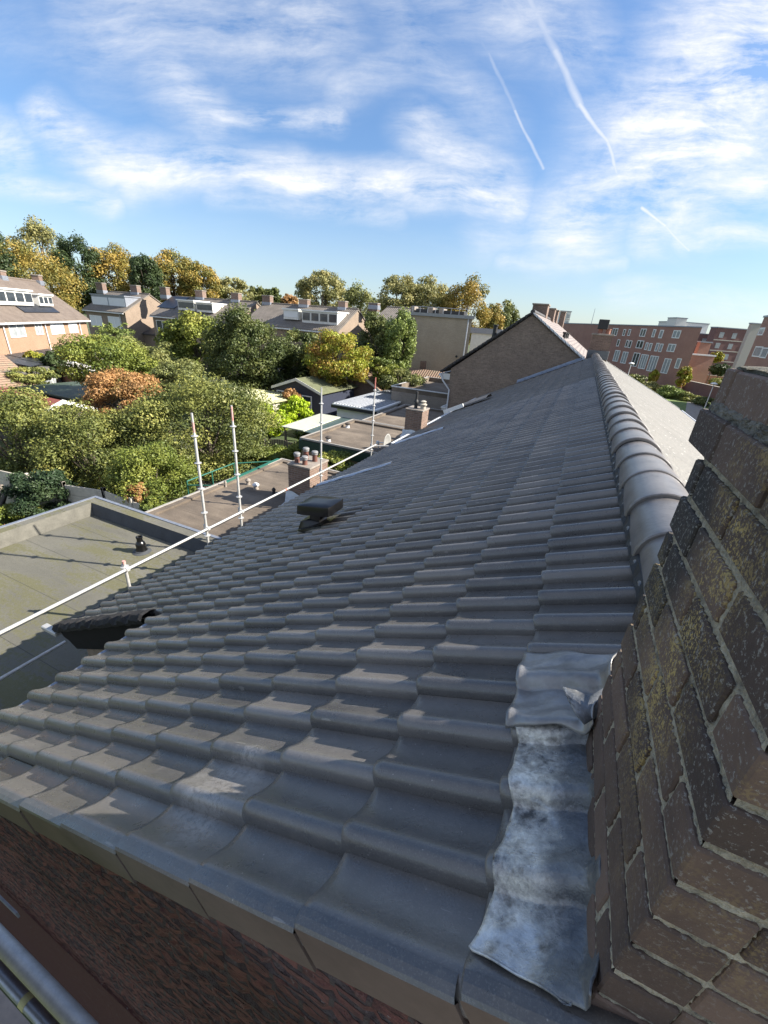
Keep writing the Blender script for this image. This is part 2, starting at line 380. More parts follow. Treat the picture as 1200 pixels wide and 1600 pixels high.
def crest_h(s):
    """height of the tile surface below the crest at distance s (0..S) from the crest, towards +y"""
    X = [0, .006, .018, .032, .05, .07, .09, .11, .13, .15, .164, .168, .174, .182, .194, .2]
    Hh = [0, 0, -.003, -.010, -.020, -.029, -.036, -.041, -.044, -.046, -.046, -.030, -.018, -.007, -.001, 0]
    return np.interp(s, X, Hh)
def tile_field(cells, S_, Q_, amp, lipdrop, thick, tmpl_s, lens, overlap=.05, mat=TILE, name='roof_tiles', parent=None, ybase=None, jit=1.0):
    prof = np.array(tmpl_s); ns = len(prof); la = np.array(lens); nl = len(la)
    V = []; Fc = []; tone = []; sharp = []; base = 0; smooth = []
    for (r, c) in cells:
        y0 = G0[1] + c * S_ if ybase is None else ybase + c * S_
        j = rng.normal(0, 1, 4) * jit
        a0 = r * Q_ + j[0] * .0016
        L = Q_ + overlap
        tn = rng.random()
        A = a0 - la * L                                   # along slope, from lower end up
        H = -lipdrop * la * L / Q_ + j[1] * .0009 - np.where(la < .003, .005, 0)
        YY = y0 + prof[:, 0] + j[2] * .0012
        for k in range(nl):
            for i in range(ns):
                p = G0 + DR * A[k] + NN * (H[k] + prof[i, 1] * amp + j[3] * .004 * prof[i, 0])
                V.append((p[0], YY[i], p[2]))
        for k in range(nl - 1):
            for i in range(ns - 1):
                Fc.append((base + k * ns + i, base + k * ns + i + 1, base + (k + 1) * ns + i + 1, base + (k + 1) * ns + i)); tone.append(tn); smooth.append(True)
        b2 = base + nl * ns       # front face
        for i in range(ns):
            p = G0 + DR * A[0] + NN * (H[0] + prof[i, 1] * amp); V.append((p[0], YY[i], p[2]))
        for i in range(ns):
            p = G0 + DR * (A[0] - .004) + NN * (H[0] - thick + prof[i, 1] * amp * .96); V.append((p[0], YY[i], p[2]))
        for i in range(ns - 1):
            Fc.append((b2 + i, b2 + ns + i, b2 + ns + i + 1, b2 + i + 1)); tone.append(tn); smooth.append(False)
        b3 = b2 + 2 * ns          # near side skirt
        for k in range(nl):
            p = G0 + DR * A[k] + NN * (H[k] + prof[0, 1] * amp); V.append((p[0], YY[0], p[2]))
        for k in range(nl):
            p = G0 + DR * A[k] + NN * (H[k] + prof[0, 1] * amp - .006); V.append((p[0], YY[0], p[2]))
        for k in range(nl - 1):
            Fc.append((b3 + k, b3 + k + 1, b3 + nl + k + 1, b3 + nl + k)); tone.append(tn); smooth.append(False)
        base = b3 + 2 * nl
    me = bpy.data.meshes.new(name); me.from_pydata(V, [], Fc); me.materials.append(mat)
    me.polygons.foreach_set('use_smooth', smooth)
    a = me.attributes.new('tone', 'FLOAT', 'FACE'); a.data.foreach_set('value', tone)
    me.update(); o = bpy.data.objects.new(name, me); C.objects.link(o)
    if parent: o.parent = parent
    return o

HOUSE = empty('terraced_house', 'near terraced house with new dark grey roof tiles, seen from its gable edge', 'house')
TPROF = [(-.036, -.0445), (-.0345, -.030), (-.029, -.017), (-.020, -.007), (-.008, -.001), (.006, 0), (.018, -.003), (.032, -.010), (.05, -.020), (.07, -.029), (.09, -.036), (.11, -.041), (.13, -.044), (.15, -.046), (.166, -.0465)]
cells = []
Y_SEAM = 13.1
for r in range(0, 15):
    for c in range(-6, 58):
        if r > 9 and c < 3: continue
        if r == 0 and c < -3 : pass
        # row 0 hidden below the chimney and the lead
        cells.append((r, c))
roof = tile_field(cells, S, Q, 1.17, .029, .024, TPROF, [0, .012, .06, .5, 1.0], name='roof_tiles', parent=HOUSE)
# half row below the ridge (row -1) : hidden under the caps but fills the top strip
tile_field([(-1, c) for c in range(-2, 58)], S, Q * .999, 1.0, .027, .021, TPROF, [0, .012, .25, .34], overlap=0, name='top_course', parent=HOUSE)

# mortar comb / dark ridge strip
mb = MB()
ys = np.arange(1.04, 13.0, .05)
mb.grid([[rp(-1.02 * Q + .015, y, .004 + .004 * rng.random()), rp(-1.07 * Q, y, .012 + .006 * rng.random()), rp(-1.10 * Q, y, .02)] for y in ys][0:1] + [[rp(-1.02 * Q + .02 + .006 * rng.random(), y, -.012 + crest_h((y - G0[1]) % S) * .6), rp(-1.05 * Q, y, .004), rp(-1.08 * Q, y, .006)] for y in ys])
mb.build('ridge_comb', BLACKM, HOUSE)

# ridge caps
def ridge_cap(y0, L, name='ridge_cap', k=18, mat=CAPM):
    mb = MB(); P = []
    jz = rng.normal(0, .0035); jx = rng.normal(0, .003); tl = rng.normal(0, .006)
    def ring(y, r, up=0):
        out = []
        for t in range(k + 1):
            an = math.pi * t / k
            out.append((RX + jx - (RW + r) * math.cos(an) * (1 - .12 * math.sin(an) ** 4), y, RZ + jz + up + tl * (y - y0) + (.172 + r) * math.sin(an) ** .85))
        return out
    rows = [ring(y0 + .002, -.014), ring(y0, .006), ring(y0 + .006, .012), ring(y0 + .03, .013), ring(y0 + .06, .010), ring(y0 + L * .6, .0), ring(y0 + L + .03, -.014)]
    mb.grid(rows)
    mb.grid([ring(y0 + .03, -.03), ring(y0 + .002, -.014)])
    return mb.build(name, mat, HOUSE, smooth=35)
ridge_cap(1.05, 1.0)
y = 2.06
while y < 12.6:
    ridge_cap(y, .515); y += .515

# verge flanges (one per row, hanging over the gable wall)
for r in range(0, 10):
    mb = MB(); L = Q
    a1 = r * Q - .002 + rng.normal(0, .002); a0 = a1 - L + .016
    yv = .366 + rng.normal(0, .0015)
    def fp(a, h, y): return rp(a, y, h)
    drop = .027
    top1 = -.001 - .0465 * .0; 
    # the verge profile: crest at column -6, steps down over a rounded shoulder to the flange
    prof = [(.408, .0008), (.390, .0008), (.374, -.003), (yv, -.010), (yv, -.150), (yv + .014, -.150), (yv + .014, -.03)]
    rows = []
    for a, hh in ((a1 + .001, 0), (a1 - .004, .002), (a0, -drop * .96)):
        rows.append([fp(a, h + hh - (.003 if a > a1 else 0), yy) for (yy, h) in prof])
    mb.grid([r_[:4] for r_ in rows]); mb.cur = 1; mb.grid([r_[3:] for r_ in rows])
    V0 = rows[0]; mb.cur = 0
    mb.add(V0, [(0, 1, 2, 3, 6)]); mb.cur = 1; mb.add(V0, [(3, 4, 5, 6)])
    V1 = rows[-1]; mb.add(V1, [(3, 4, 5, 6)])
    mb.build('verge_flange', [TILE, FLM], HOUSE, smooth=False)

# gable wall
def gable_material():
    m, nt, b, P, tc = material('gable_brick_rough')
    v = wallvec(nt, tc)
    t = nt.n('ShaderNodeTexBrick'); nt.l(v, t.inputs['Vector']); t.inputs['Scale'].default_value = 1
    t.inputs['Brick Width'].default_value = .21; t.inputs['Row Height'].default_value = .062; t.inputs['Mortar Size'].default_value = .009; t.inputs['Mortar Smooth'].default_value = .2
    t.inputs['Color1'].default_value = (.20, .075, .06, 1); t.inputs['Color2'].default_value = (.29, .115, .09, 1); t.inputs['Mortar'].default_value = (.13, .10, .09, 1)
    mp = nt.n('ShaderNodeMapping'); nt.l(P, mp.inputs[0]); mp.inputs['Scale'].default_value = (13, 13, 30)
    gr = nt.noise(mp.outputs[0], 1.4, 5, .7); gr2 = nt.noise(P, 45, 4, .7)
    c = nt.mix(nt.rng(gr, .42, .62, 0, .75), t.outputs['Color'], (.06, .03, .03, 1))
    c = nt.mix(nt.rng(nt.noise(P, 26, 4, .7), .58, .7, 0, .5), c, (.30, .20, .17, 1))
    sp = nt.n('ShaderNodeSeparateXYZ'); nt.l(P, sp.inputs[0])
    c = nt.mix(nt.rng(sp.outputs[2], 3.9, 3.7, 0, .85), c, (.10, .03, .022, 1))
    # torn lime and orange brick close under the verge
    c = nt.mix(nt.m('MULTIPLY', nt.rng(gr2, .60, .68), nt.rng(nt.noise(P, 7, 3), .5, .62)), c, (.34, .27, .24, 1))
    c = nt.mix(nt.m('MULTIPLY', nt.rng(nt.noise(P, 5, 3), .56, .66), nt.rng(sp.outputs[2], 6.4, 6.62, 0, .8)), c, (.30, .09, .05, 1))
    nt.l(c, b.inputs['Base Color']); b.inputs['Roughness'].default_value = .8
    h = nt.m('ADD', nt.m('MULTIPLY', t.outputs['Fac'], -1.3), nt.m('ADD', gr, nt.m('MULTIPLY', gr2, .7)))
    bump(nt, b, h, 1.0, .05)
    return m
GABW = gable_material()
mb = MB()
eL = rp(9 * Q - .1, 0, -.09); 
def ghx(x):  # roof plane height at x less the tile depth
    return 6.88252946 - (0.06584638 - x) * (.446012747 / .895026608) - .15
RR = RX
def gable_poly(y, xl, xr):
    zr_ = ghx(RR)
    P = [(xl, y, 0), (xr, y, 0), (xr, y, zr_ - (xr - RR) * .4983), (RR, y, zr_), (xl, y, ghx(xl))]
    return P
mb.prism(gable_poly(.415, -3.5, 5.6), (0, .30, 0));  
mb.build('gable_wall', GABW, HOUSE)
def relief_wall():
    xs = np.arange(-3.5, 1.6, .024); zs = np.arange(3.60, 7.06, .0124)
    nx, nz = len(xs), len(zs)
    def smooth(shape, k):
        a = rng.random((shape[0] // k[0] + 3, shape[1] // k[1] + 3)); i = np.arange(shape[0]) / k[0]; j = np.arange(shape[1]) / k[1]
        i0 = i.astype(int); j0 = j.astype(int); fi = (i - i0)[:, None]; fj = (j - j0)[None]
        return (a[i0][:, j0] * (1 - fi) + a[i0 + 1][:, j0] * fi) * (1 - fj) + (a[i0][:, j0 + 1] * (1 - fi) + a[i0 + 1][:, j0 + 1] * fi) * fj
    d = smooth((nx, nz), (2, 2)) * .009 + smooth((nx, nz), (9, 5)) * .008 + smooth((nx, nz), (1, 1)) * .003
    blk = rng.random((nx // 9 + 3, nz // 5 + 2)); d = d + blk[(np.arange(nx)[:, None] + (np.arange(nz)[None] // 5 % 2) * 4) // 9, (np.arange(nz) // 5)[None]] * .007
    joint = (np.arange(nz) % 5 == 0); row = np.arange(nz) // 5
    d[:, joint] -= .018
    br = (((xs[:, None] + (row % 2)[None] * .11) / .22) % 1) < .10
    d = d - br * .010
    pits = rng.random((nx, nz)) < .02; d = d - pits * .02
    mb = MB(); top = (6.88252946 - (0.06584638 - xs) * .4983) - .125
    G = [[(xs[i], .409 - max(d[i, j], -.0), min(zs[j], top[i] if xs[i] < RX else 9)) for j in range(nz)] for i in range(nx)]
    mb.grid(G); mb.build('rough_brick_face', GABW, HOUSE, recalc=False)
relief_wall()
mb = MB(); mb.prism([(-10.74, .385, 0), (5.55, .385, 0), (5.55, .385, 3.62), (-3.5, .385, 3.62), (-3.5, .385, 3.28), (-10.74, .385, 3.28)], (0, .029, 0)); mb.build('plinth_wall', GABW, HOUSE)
mb = MB(); mb.box(-3.20, -3.0, .72, 2.05, 0, ghx(-3.2) - .03); mb.box(-4.75, -4.45, 2.3, 13, 0, ghx(-4.75)); mb.box(-4.749, -3.0, 2.1, 2.35, 0, ghx(-4.75)); mb.box(5.3, 5.6, .72, 29, 0, 4.5)
mb.build('side_wall', BK_BRN, HOUSE)

# right hand slope, pale sunlit concrete tiles
def pale_tiles():
    m, nt, b, P, tc = material('pale_concrete_tile')
    sp = nt.n('ShaderNodeSeparateXYZ'); nt.l(P, sp.inputs[0])
    row = nt.m('FRACT', nt.m('DIVIDE', sp.outputs[0], .30)); colm = nt.m('FRACT', nt.m('DIVIDE', sp.outputs[1], .2))
    f = nt.noise(P, 2, 6, .6); f2 = nt.noise(P, 25, 4)
    c = nt.ramp(f, [(.3, (.17, .162, .145)), (.7, (.23, .218, .195))])
    c = nt.mix(nt.rng(f2, .45, .75, 0, .4), c, (.20, .185, .155, 1))
    sp_ = nt.m('MULTIPLY', nt.m('LESS_THAN', nt.m('ABSOLUTE', nt.m('SUBTRACT', row, .5)), .05), nt.m('LESS_THAN', colm, .35))
    vo = nt.n('ShaderNodeTexVoronoi'); nt.l(P, vo.inputs['Vector']); vo.inputs['Scale'].default_value = 7
    s2 = nt.m('LESS_THAN', vo.outputs['Distance'], .12)
    c = nt.mix(nt.m('MULTIPLY', s2, .7), c, (.7, .68, .62, 1))
    nt.l(c, b.inputs['Base Color']); b.inputs['Roughness'].default_value = .7
    bump(nt, b, nt.m('ADD', f2, nt.m('ADD', nt.m('MULTIPLY', row, .8), nt.m('MULTIPLY', nt.m('LESS_THAN', nt.m('ABSOLUTE', nt.m('SUBTRACT', colm, .5)), .06), -.6))), .9, .03)
    return m
PALE = pale_tiles()
XE = 6.0; ZR = 7.12; SL = (7.10 - 4.5) / (XE - RX)
mb = MB()
xs = np.arange(RX, XE + .01, .30)
rows = []
for i, x in enumerate(xs):
    z0 = ZR - (x - RX) * SL
    rows.append([(x, yy, z0 + .0) for yy in (.36, 30.0)]); rows.append([(x + .001, yy, z0 - .012) for yy in (.36, 30.0)]) if i else None
mb.grid([r for r in rows if r])
mb.build('right_slope_tiles', PALE, HOUSE)
mb = MB(); mb.box(RX, XE - .02, 29.9, 30.08, -.25, -.0, T=lambda p: (p[0], p[1], ZR + .03 - (p[0] - RX) * SL + p[2])); mb.build('verge_strip', WHITE2, HOUSE)
mb = MB(); mb.tube([(XE + .10, .4, 4.42), (XE + .10, 29.8, 4.42)], .075, 10); mb.box(XE - .02, XE + .03, .4, 29.8, 4.28, 4.47); mb.build('gutter', GUTW, HOUSE)

# lead flashing draped over the tiles beside the chimney
def lead_sheet(outline, name, mat, lift, seed, damp=.8, wr=.006, edge_curl=.012, nu=70, nv=26):
    """outline: list of (y, a_left, a_right) in roof coordinates from far to near"""
    rg = np.random.default_rng(seed)
    ph = rg.random(12) * 6.28
    O_ = np.array(outline); G = []
    Yv = np.linspace(O_[0, 0], O_[-1, 0], nu)
    Al = np.interp(-Yv, -O_[:, 0], O_[:, 1]); Ar = np.interp(-Yv, -O_[:, 0], O_[:, 2])
    for i, y in enumerate(Yv):
        row = []
        al = Al[i] + .0025 * math.sin(23 * y + ph[0]) + .002 * math.sin(61 * y + ph[1]); ar = Ar[i]
        for j in range(nv):
            t = j / (nv - 1); a = al + (ar - al) * t
            s = (y - G0[1]) % S
            yy = y + (.010 * math.sin(17 * a + ph[2]) + .006 * math.sin(43 * a + ph[3])) * (1 if i in (0, nu - 1) else .6)
            h = crest_h(s) * damp + lift
            fall = a if a > 0 else 0
            h += wr * (math.sin(31 * y + 19 * a + ph[4]) * .5 + math.sin(57 * a - 23 * y + ph[5]) * .4 + math.sin(90 * y + 50 * a + ph[6]) * .25 + .5 * math.sin(13 * a + ph[7]) * math.sin(41 * y + ph[8]))
            e = max(0, 1 - t / .10); h += edge_curl * e * (.4 + .6 * math.sin(29 * y + ph[9]) ** 2)
            en = max(0, 1 - (nu - 1 - i) / 4.); h += edge_curl * 1.2 * en * math.sin(24 * a + ph[10])
            # turn up against the chimney
            up = max(0, (t - .88) / .12); h += .055 * up ** 1.6
            row.append(rp(a - .012 * up, yy, h))
        G.append(row)
    G = np.array(G); mb = MB(); mb.grid(G); 
    o = mb.build(name, mat, HOUSE, smooth='full')
    sm = o.modifiers.new('thickness', 'SOLIDIFY'); sm.thickness = .004; sm.offset = 1
    return o
def lead_material():
    m, nt, b, P, tc = material('weathered_lead')
    f = nt.noise(P, 9, 8, .68, .2); f2 = nt.noise(P, 26, 6, .65, .1); f3 = nt.noise(P, 8, 4, .6, .3)
    fa = nt.noise(P, 34, 6, .7)
    c = nt.ramp(nt.m('ADD', nt.m('MULTIPLY', f, .6), nt.m('MULTIPLY', fa, .4)), [(.38, (.09, .088, .082)), (.45, (.33, .32, .30)), (.52, (.56, .54, .49)), (.62, (.90, .88, .81))])
    c = nt.mix(nt.rng(f3, .58, .66, 0, .5), c, (.62, .68, .76, 1))
    c = nt.mix(nt.rng(f2, .56, .68, 0, .6), c, (.16, .14, .11, 1))
    sp = nt.n('ShaderNodeSeparateXYZ'); nt.l(P, sp.inputs[0])
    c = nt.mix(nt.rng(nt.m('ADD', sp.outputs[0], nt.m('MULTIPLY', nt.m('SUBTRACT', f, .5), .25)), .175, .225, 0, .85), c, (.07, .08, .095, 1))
    nt.l(c, b.inputs['Base Color']); b.inputs['Metallic'].default_value = .0
    nt.l(nt.rng(f2, .3, .7, .22, .5), b.inputs['Roughness']); b.inputs['Specular IOR Level'].default_value = 1.0; b.inputs['Metallic'].default_value = .4; bump(nt, b, nt.m('ADD', f, nt.m('MULTIPLY', fa, .2)), .8, .012)
    return m
LEAD1 = lead_material()
LEAD2 = plain('new_lead', (.25, .245, .24), .36, .3, 7, .35, .35, .006)
lead_sheet([(1.03, -.012, -.258), (.76, -.032, -.248), (.58, -.026, -.243), (.50, -.012, -.237), (.450, .004, -.232), (.437, -.055, -.230), (.428, -.13, -.226), (.40, -.195, -.222)], 'lead_flashing', LEAD1, .006, 3, damp=.85, wr=.0028, edge_curl=.004, nu=120, nv=34)
lead_sheet([(1.36, .01, -.34), (1.2, .004, -.295), (1.03, .012, -.245), (.985, .012, -.235)], 'lead_apron', LEAD2, .020, 5, damp=.8, wr=.0045, edge_curl=.010, nu=44)
mb = MB()   # torn lead corner curling upwards
def lp(u, v, h): return hit(u, v, G0 + NN * h, NN)
k_ = [lp(880, 1073, .115), lp(900, 1078, .085), lp(922, 1088, .07), lp(947, 1072, .085), lp(946, 1098, .07), lp(933, 1119, .055), lp(914, 1131, .07), lp(901, 1116, .085), lp(891, 1097, .10)]
mb.add(k_ + [lp(918, 1103, .062)], [(i_, (i_ + 1) % 9, 9) for i_ in range(9)])
o = mb.build('lead_corner', LEAD1, HOUSE, smooth='full')
sm = o.modifiers.new('t', 'SOLIDIFY'); sm.thickness = .004

# lead soakers running up the slope further along
for (y0, y1, a0, a1, nm) in ((7.80, 8.08, 8.8, 13.9, 'lead_strip'), (12.25, 12.75, 9.3, 13.5, 'lead_strip')):
    mb = MB(); G = []
    for i in range(30):
        a = (a0 + (a1 - a0) * i / 29) * Q; w = (y1 - y0) * (.35 + .65 * i / 29)
        G.append([rp(a, y0 + w * t, .018 + .006 * math.sin(9 * a + 7 * t) - (.03 if t in (0, 1) else 0)) for t in (0, .15, .5, .85, 1)])
    mb.grid(G); mb.build(nm, plain('bright_lead', (.36, .40, .47), .4, .25, 6, .3, .3), HOUSE, smooth='full')

# vent hood
def vent_hood():
    c0 = rp(7.35 * Q, 4.12, 0)
    v = bpy.data.objects.new('vent_hood', None)
    mb = MB()
    cx, cy = c0[0], c0[1]
    # base plate following slope
    G = []
    for i in range(8):
        a = (7.9 - 1.35 * i / 7) * Q
        G.append([rp(a, 3.93 + .34 * j / 9, .012 + .012 * math.sin(math.pi * j / 9) + (.004 if i % 2 else 0)) for j in range(10)])
    mb.grid(G)
    T = lambda p: tuple(np.array([cx, cy, c0[2]]) + np.array([p[0], p[1], p[2] + .0]))
    # neck: tapered folded cowl
    V = [];
    for (z, sx, sy, ox) in ((-.12, .20, .15, -.03), (.03, .17, .13, -.02), (.08, .08, .085, .0), (.17, .08, .085, .02), (.20, .11, .11, .03)):
        for an in range(16):
            t = an / 16 * 2 * math.pi; f = 1 / max(abs(math.cos(t)), abs(math.sin(t))) * .85 + .15
            V.append((cx + ox + sx * math.cos(t) * f, cy + sy * math.sin(t) * f, c0[2] + z))
    mb.add(V, [(k * 16 + i, k * 16 + (i + 1) % 16, (k + 1) * 16 + (i + 1) % 16, (k + 1) * 16 + i) for k in range(4) for i in range(16)])
    V = []
    tilt = -.10
    for (z, s_) in ((.195, .93), (.198, .99), (.206, 1.0), (.305, .985), (.32, .965), (.328, .91), (.332, .3)):
        for an in range(32):
            t = an / 32 * 2 * math.pi; cc, ss = math.cos(t), math.sin(t); f = (abs(cc) ** 11 + abs(ss) ** 11) ** (-1 / 11)
            x = .25 * s_ * cc * f; V.append((cx + .04 + x, cy + .20 * s_ * ss * f, c0[2] + z + x * -tilt * 1.6))
    mb.add(V, [(k * 32 + i, k * 32 + (i + 1) % 32, (k + 1) * 32 + (i + 1) % 32, (k + 1) * 32 + i) for k in range(6) for i in range(32)] + [tuple(6 * 32 + i for i in range(32)), tuple(range(32))[::-1]])
    mb.build('vent_hood', BLACKP, HOUSE, smooth=35)
vent_hood()

# eaves: fascia and gutter, and the black boxed end of the lower roof
mb = MB(); 
mb.box(-5.36, -5.28, 2.3, 13.2, 3.93, 4.10); mb.build('eaves_board', BLACKM, HOUSE)
mb = MB(); mb.tube([rp(9 * Q - .01, .6, -.10), rp(9 * Q - .01, 2.05, -.10)], .055, 10); mb.build('gutter', GALVD, HOUSE)
mb = MB()
A0, A1 = 9.6 * Q, 14.15 * Q
front = [rp(A1 + .02, 2.08, -.05), rp(A1 + .02, 2.08, -.17), rp(A1 - .06, 2.08, -.23), rp(A1 - .14, 2.08, -.36), rp(A0 + .5, 2.08, -.42), rp(A0 + .44, 2.08, -.34), rp(A0 + .3, 2.08, -.34), rp(A0 + .22, 2.08, -.22), rp(A0, 2.08, -.2), rp(A0 - .1, 2.08, -.05)]
mb.prism(front, (0, .14, 0))
mb.build('boxed_eaves_end', BLACKB, HOUSE)
mb = MB(); G = []
for i in range(60):
    a = A0 - .1 + (A1 - A0 + .14) * i / 59
    w_ = .034 * abs(math.sin(a / Q * math.pi * 1.5)) + .014 * math.sin(a * 31) + .010 * math.sin(a * 77)
    G.append([rp(a, 2.03, -.085 + w_ * .3), rp(a, 2.02, -.055 + w_), rp(a, 2.06, -.012 + w_), rp(a, 2.15, -.002 + w_ * .6), rp(a, 2.24, -.03)])
mb.grid(G); mb.build('verge_membrane', plain('black_membrane', (.014, .013, .013), .8, .4, 20, bmp=.6, bdist=.02), HOUSE, smooth=30)
mb = MB(); mb.tube([(-4.4, 2.2, 4.1), (-4.4, 2.2, 3.0)], .05, 12); mb.build('downpipe', GALVD, HOUSE, smooth=True)
mb = MB()
mb.bbox(-5.50, -5.20, 2.02, 2.10, 4.10, 4.16, .01); mb.build('gutter_bracket', GALV, HOUSE)

# ---- near chimney: bricks with recessed mortar
CH = bpy.data.objects.new('chimney', None); C.objects.link(CH); CH.parent = HOUSE
def chim_brick_mat():
    m, nt, b, P, tc = material('old_chimney_brick')
    f = nt.noise(P, 5, 7, .65); f2 = nt.noise(P, 60, 4, .65); f3 = nt.noise(P, 2.6, 5, .6, .5)
    at = nt.n('ShaderNodeAttribute', attribute_name='tone')
    c = nt.ramp(nt.m('ADD', nt.m('MULTIPLY', f, .65), nt.m('MULTIPLY', at.outputs['Fac'], .35)), [(.25, (.055, .039, .032)), (.5, (.105, .070, .053)), (.75, (.18, .12, .09))])
    sp = nt.n('ShaderNodeSeparateXYZ'); nt.l(P, sp.inputs[0])
    up = nt.rng(sp.outputs[2], 7.05, 7.55)
    yw_ = nt.m('ADD', sp.outputs[1], nt.m('MULTIPLY', nt.m('SUBTRACT', f3, .5), .35))
    soot = nt.m('MULTIPLY', nt.m('MULTIPLY', nt.rng(yw_, .80, .92), nt.rng(sp.outputs[2], 7.25, 7.5)), nt.rng(sp.outputs[2], 7.80, 7.77))
    c = nt.mix(nt.m('MULTIPLY', soot, .85), c, (.022, .022, .022, 1))     # soot
    streak = nt.m('MULTIPLY', nt.rng(nt.m('ABSOLUTE', nt.m('SUBTRACT', yw_, .71)), .16, .04), nt.m('MULTIPLY', nt.rng(sp.outputs[2], 7.15, 7.4), nt.rng(sp.outputs[2], 7.82, 7.76)))
    grain = nt.noise(P, 170, 5, .75)
    band = nt.rng(nt.noise(P, 3.4, 4, .6, .3), .46, .60)
    c = nt.mix(nt.m('MULTIPLY', nt.rng(nt.m('ADD', grain, nt.m('MULTIPLY', nt.m('SUBTRACT', nt.noise(P, 17, 4, .7), .5), .5)), .51, .56), nt.m('MAXIMUM', nt.m('MULTIPLY', streak, .9), nt.m('MULTIPLY', nt.m('MULTIPLY', band, up), .45))), c, (.46, .34, .12, 1))   # ochre lichen
    c = nt.mix(nt.m('MULTIPLY', nt.rng(nt.noise(P, 120, 5, .75), .57, .61), nt.m('ADD', .1, nt.m('MULTIPLY', up, .6))), c, (.33, .32, .29, 1))   # grey lichen
    nt.l(c, b.inputs['Base Color']); b.inputs['Roughness'].default_value = .85
    bump(nt, b, nt.m('ADD', f2, nt.m('MULTIPLY', grain, .4)), .6, .006)
    return m
CBR = chim_brick_mat()
CMO = plain('old_mortar', (.36, .32, .24), .95, .7, 24, bmp=1.0, bdist=.012, col2=(.10, .088, .07))
cx0, cx1, cy0, cy1 = .27, 1.02, .435, 1.045
CR = .0885; ZTOP = 7.964; z0c = ZTOP - .0715 - 16 * .0885
mb = MB(); tone = []; 
def nb(x0, x1, y0, y1, z0, z1):
    j = rng.normal(0, .0018, 6); n0 = len(mb.f)
    j[[0, 2]] *= .5; mb.bbox(x0 + j[0], x1 + j[1], y0 + j[2], y1 + j[3], z0 + j[4], z1 + j[5], .0035)
    t = rng.random(); tone.extend([t] * (len(mb.f) - n0))
k = 0; z = z0c
mt = .016
while z < ZTOP - .03:
    off = (0 if k % 2 else .5)
    ex = .012 if 7.79 < z < 7.87 else (-.001 if z > 7.87 else 0)
    z1 = min(z + CR - mt, ZTOP)
    X0, X1, Y0, Y1 = cx0 - ex, cx1 + ex, cy0 - ex, cy1 + ex + (.05 if z > 7.79 else 0)
    # left face (x = X0): stretchers along y
    nB = 3; Lb = (Y1 - Y0) / 2.75
    edges = [Y0] + [Y0 + Lb * (i + (1 if k % 2 else .5)) for i in range(3)]
    edges = [e for e in edges if e < Y1 - .03] + [Y1 + mt]
    for a, b_ in zip(edges[:-1], edges[1:]): nb(X0, X0 + .10, a, b_ - mt, z, z1)
    edges = [X0 + .103] + [X0 + .10 + .215 * (i + (.5 if k % 2 else 1)) for i in range(4)]
    edges = [e for e in edges if e < X1 - .03] + [X1 + mt]
    for a, b_ in zip(edges[:-1], edges[1:]): nb(a, b_ - mt, Y0, Y0 + .10, z, z1)
    for a, b_ in zip(edges[:-1], edges[1:]): nb(a, b_ - mt, Y1 - .10, Y1, z, z1)
    for a in (Y0 + .105, Y0 + .32): nb(X1 - .09, X1, a, a + .2, z, z1)
    z += CR; k += 1
o = mb.build('brickwork', CBR, CH); a = o.data.attributes.new('tone', 'FLOAT', 'FACE'); a.data.foreach_set('value', tone)
# rough mortar core: subdivided, slightly displaced
mb = MB(); rc_ = .0080
def rough_wall(p00, du, dv, nu, nv, nrm, amp):
    G = []
    for i in range(nu + 1):
        G.append([np.array(p00) + np.array(du) * i / nu + np.array(dv) * j / nv + np.array(nrm) * (rng.random() * amp) for j in range(nv + 1)])
    mb.grid(G)
H_ = ZTOP - .01 - 5.2
rough_wall((cx0 + rc_, cy0 + rc_, 5.2), (0, cy1 - cy0 - 2 * rc_ - .02, 0), (0, 0, H_), 90, 380, (-1, 0, 0), .0045)
rough_wall((cx0 + rc_, cy0 + rc_, 5.2), (cx1 - cx0 - 2 * rc_, 0, 0), (0, 0, H_), 100, 380, (0, -1, 0), .0045)
mb.box(cx0 + .02, cx1 - .01, cy0 + .02, cy1 - .028, 5.2, ZTOP - .01)
mb.build('mortar', CMO, CH, recalc=False)
def slab_mat():
    m, nt, b, P, tc = material('mossy_concrete')
    f = nt.noise(P, 7, 7, .65); f2 = nt.noise(P, 70, 4, .7); f3 = nt.noise(P, 25, 5, .65)
    c = nt.ramp(f, [(.3, (.075, .07, .055)), (.5, (.125, .115, .085)), (.7, (.18, .165, .125))])
    c = nt.mix(nt.rng(f2, .56, .66, 0, .6), c, (.30, .28, .24, 1)); c = nt.mix(nt.rng(f3, .6, .7, 0, .7), c, (.05, .05, .035, 1))
    sp = nt.n('ShaderNodeSeparateXYZ'); nt.l(P, sp.inputs[0])
    c = nt.mix(nt.rng(nt.m('ADD', sp.outputs[2], nt.m('MULTIPLY', f3, .1)), 7.835, 7.815, 0, .8), c, (.27, .25, .22, 1))
    nt.l(c, b.inputs['Base Color']); b.inputs['Roughness'].default_value = .95
    bump(nt, b, nt.m('ADD', f2, f3), .9, .01); return m
SLABM = slab_mat()
mb = MB()   # chimney cap: thick concrete slab with rough edges and crumbled mortar below
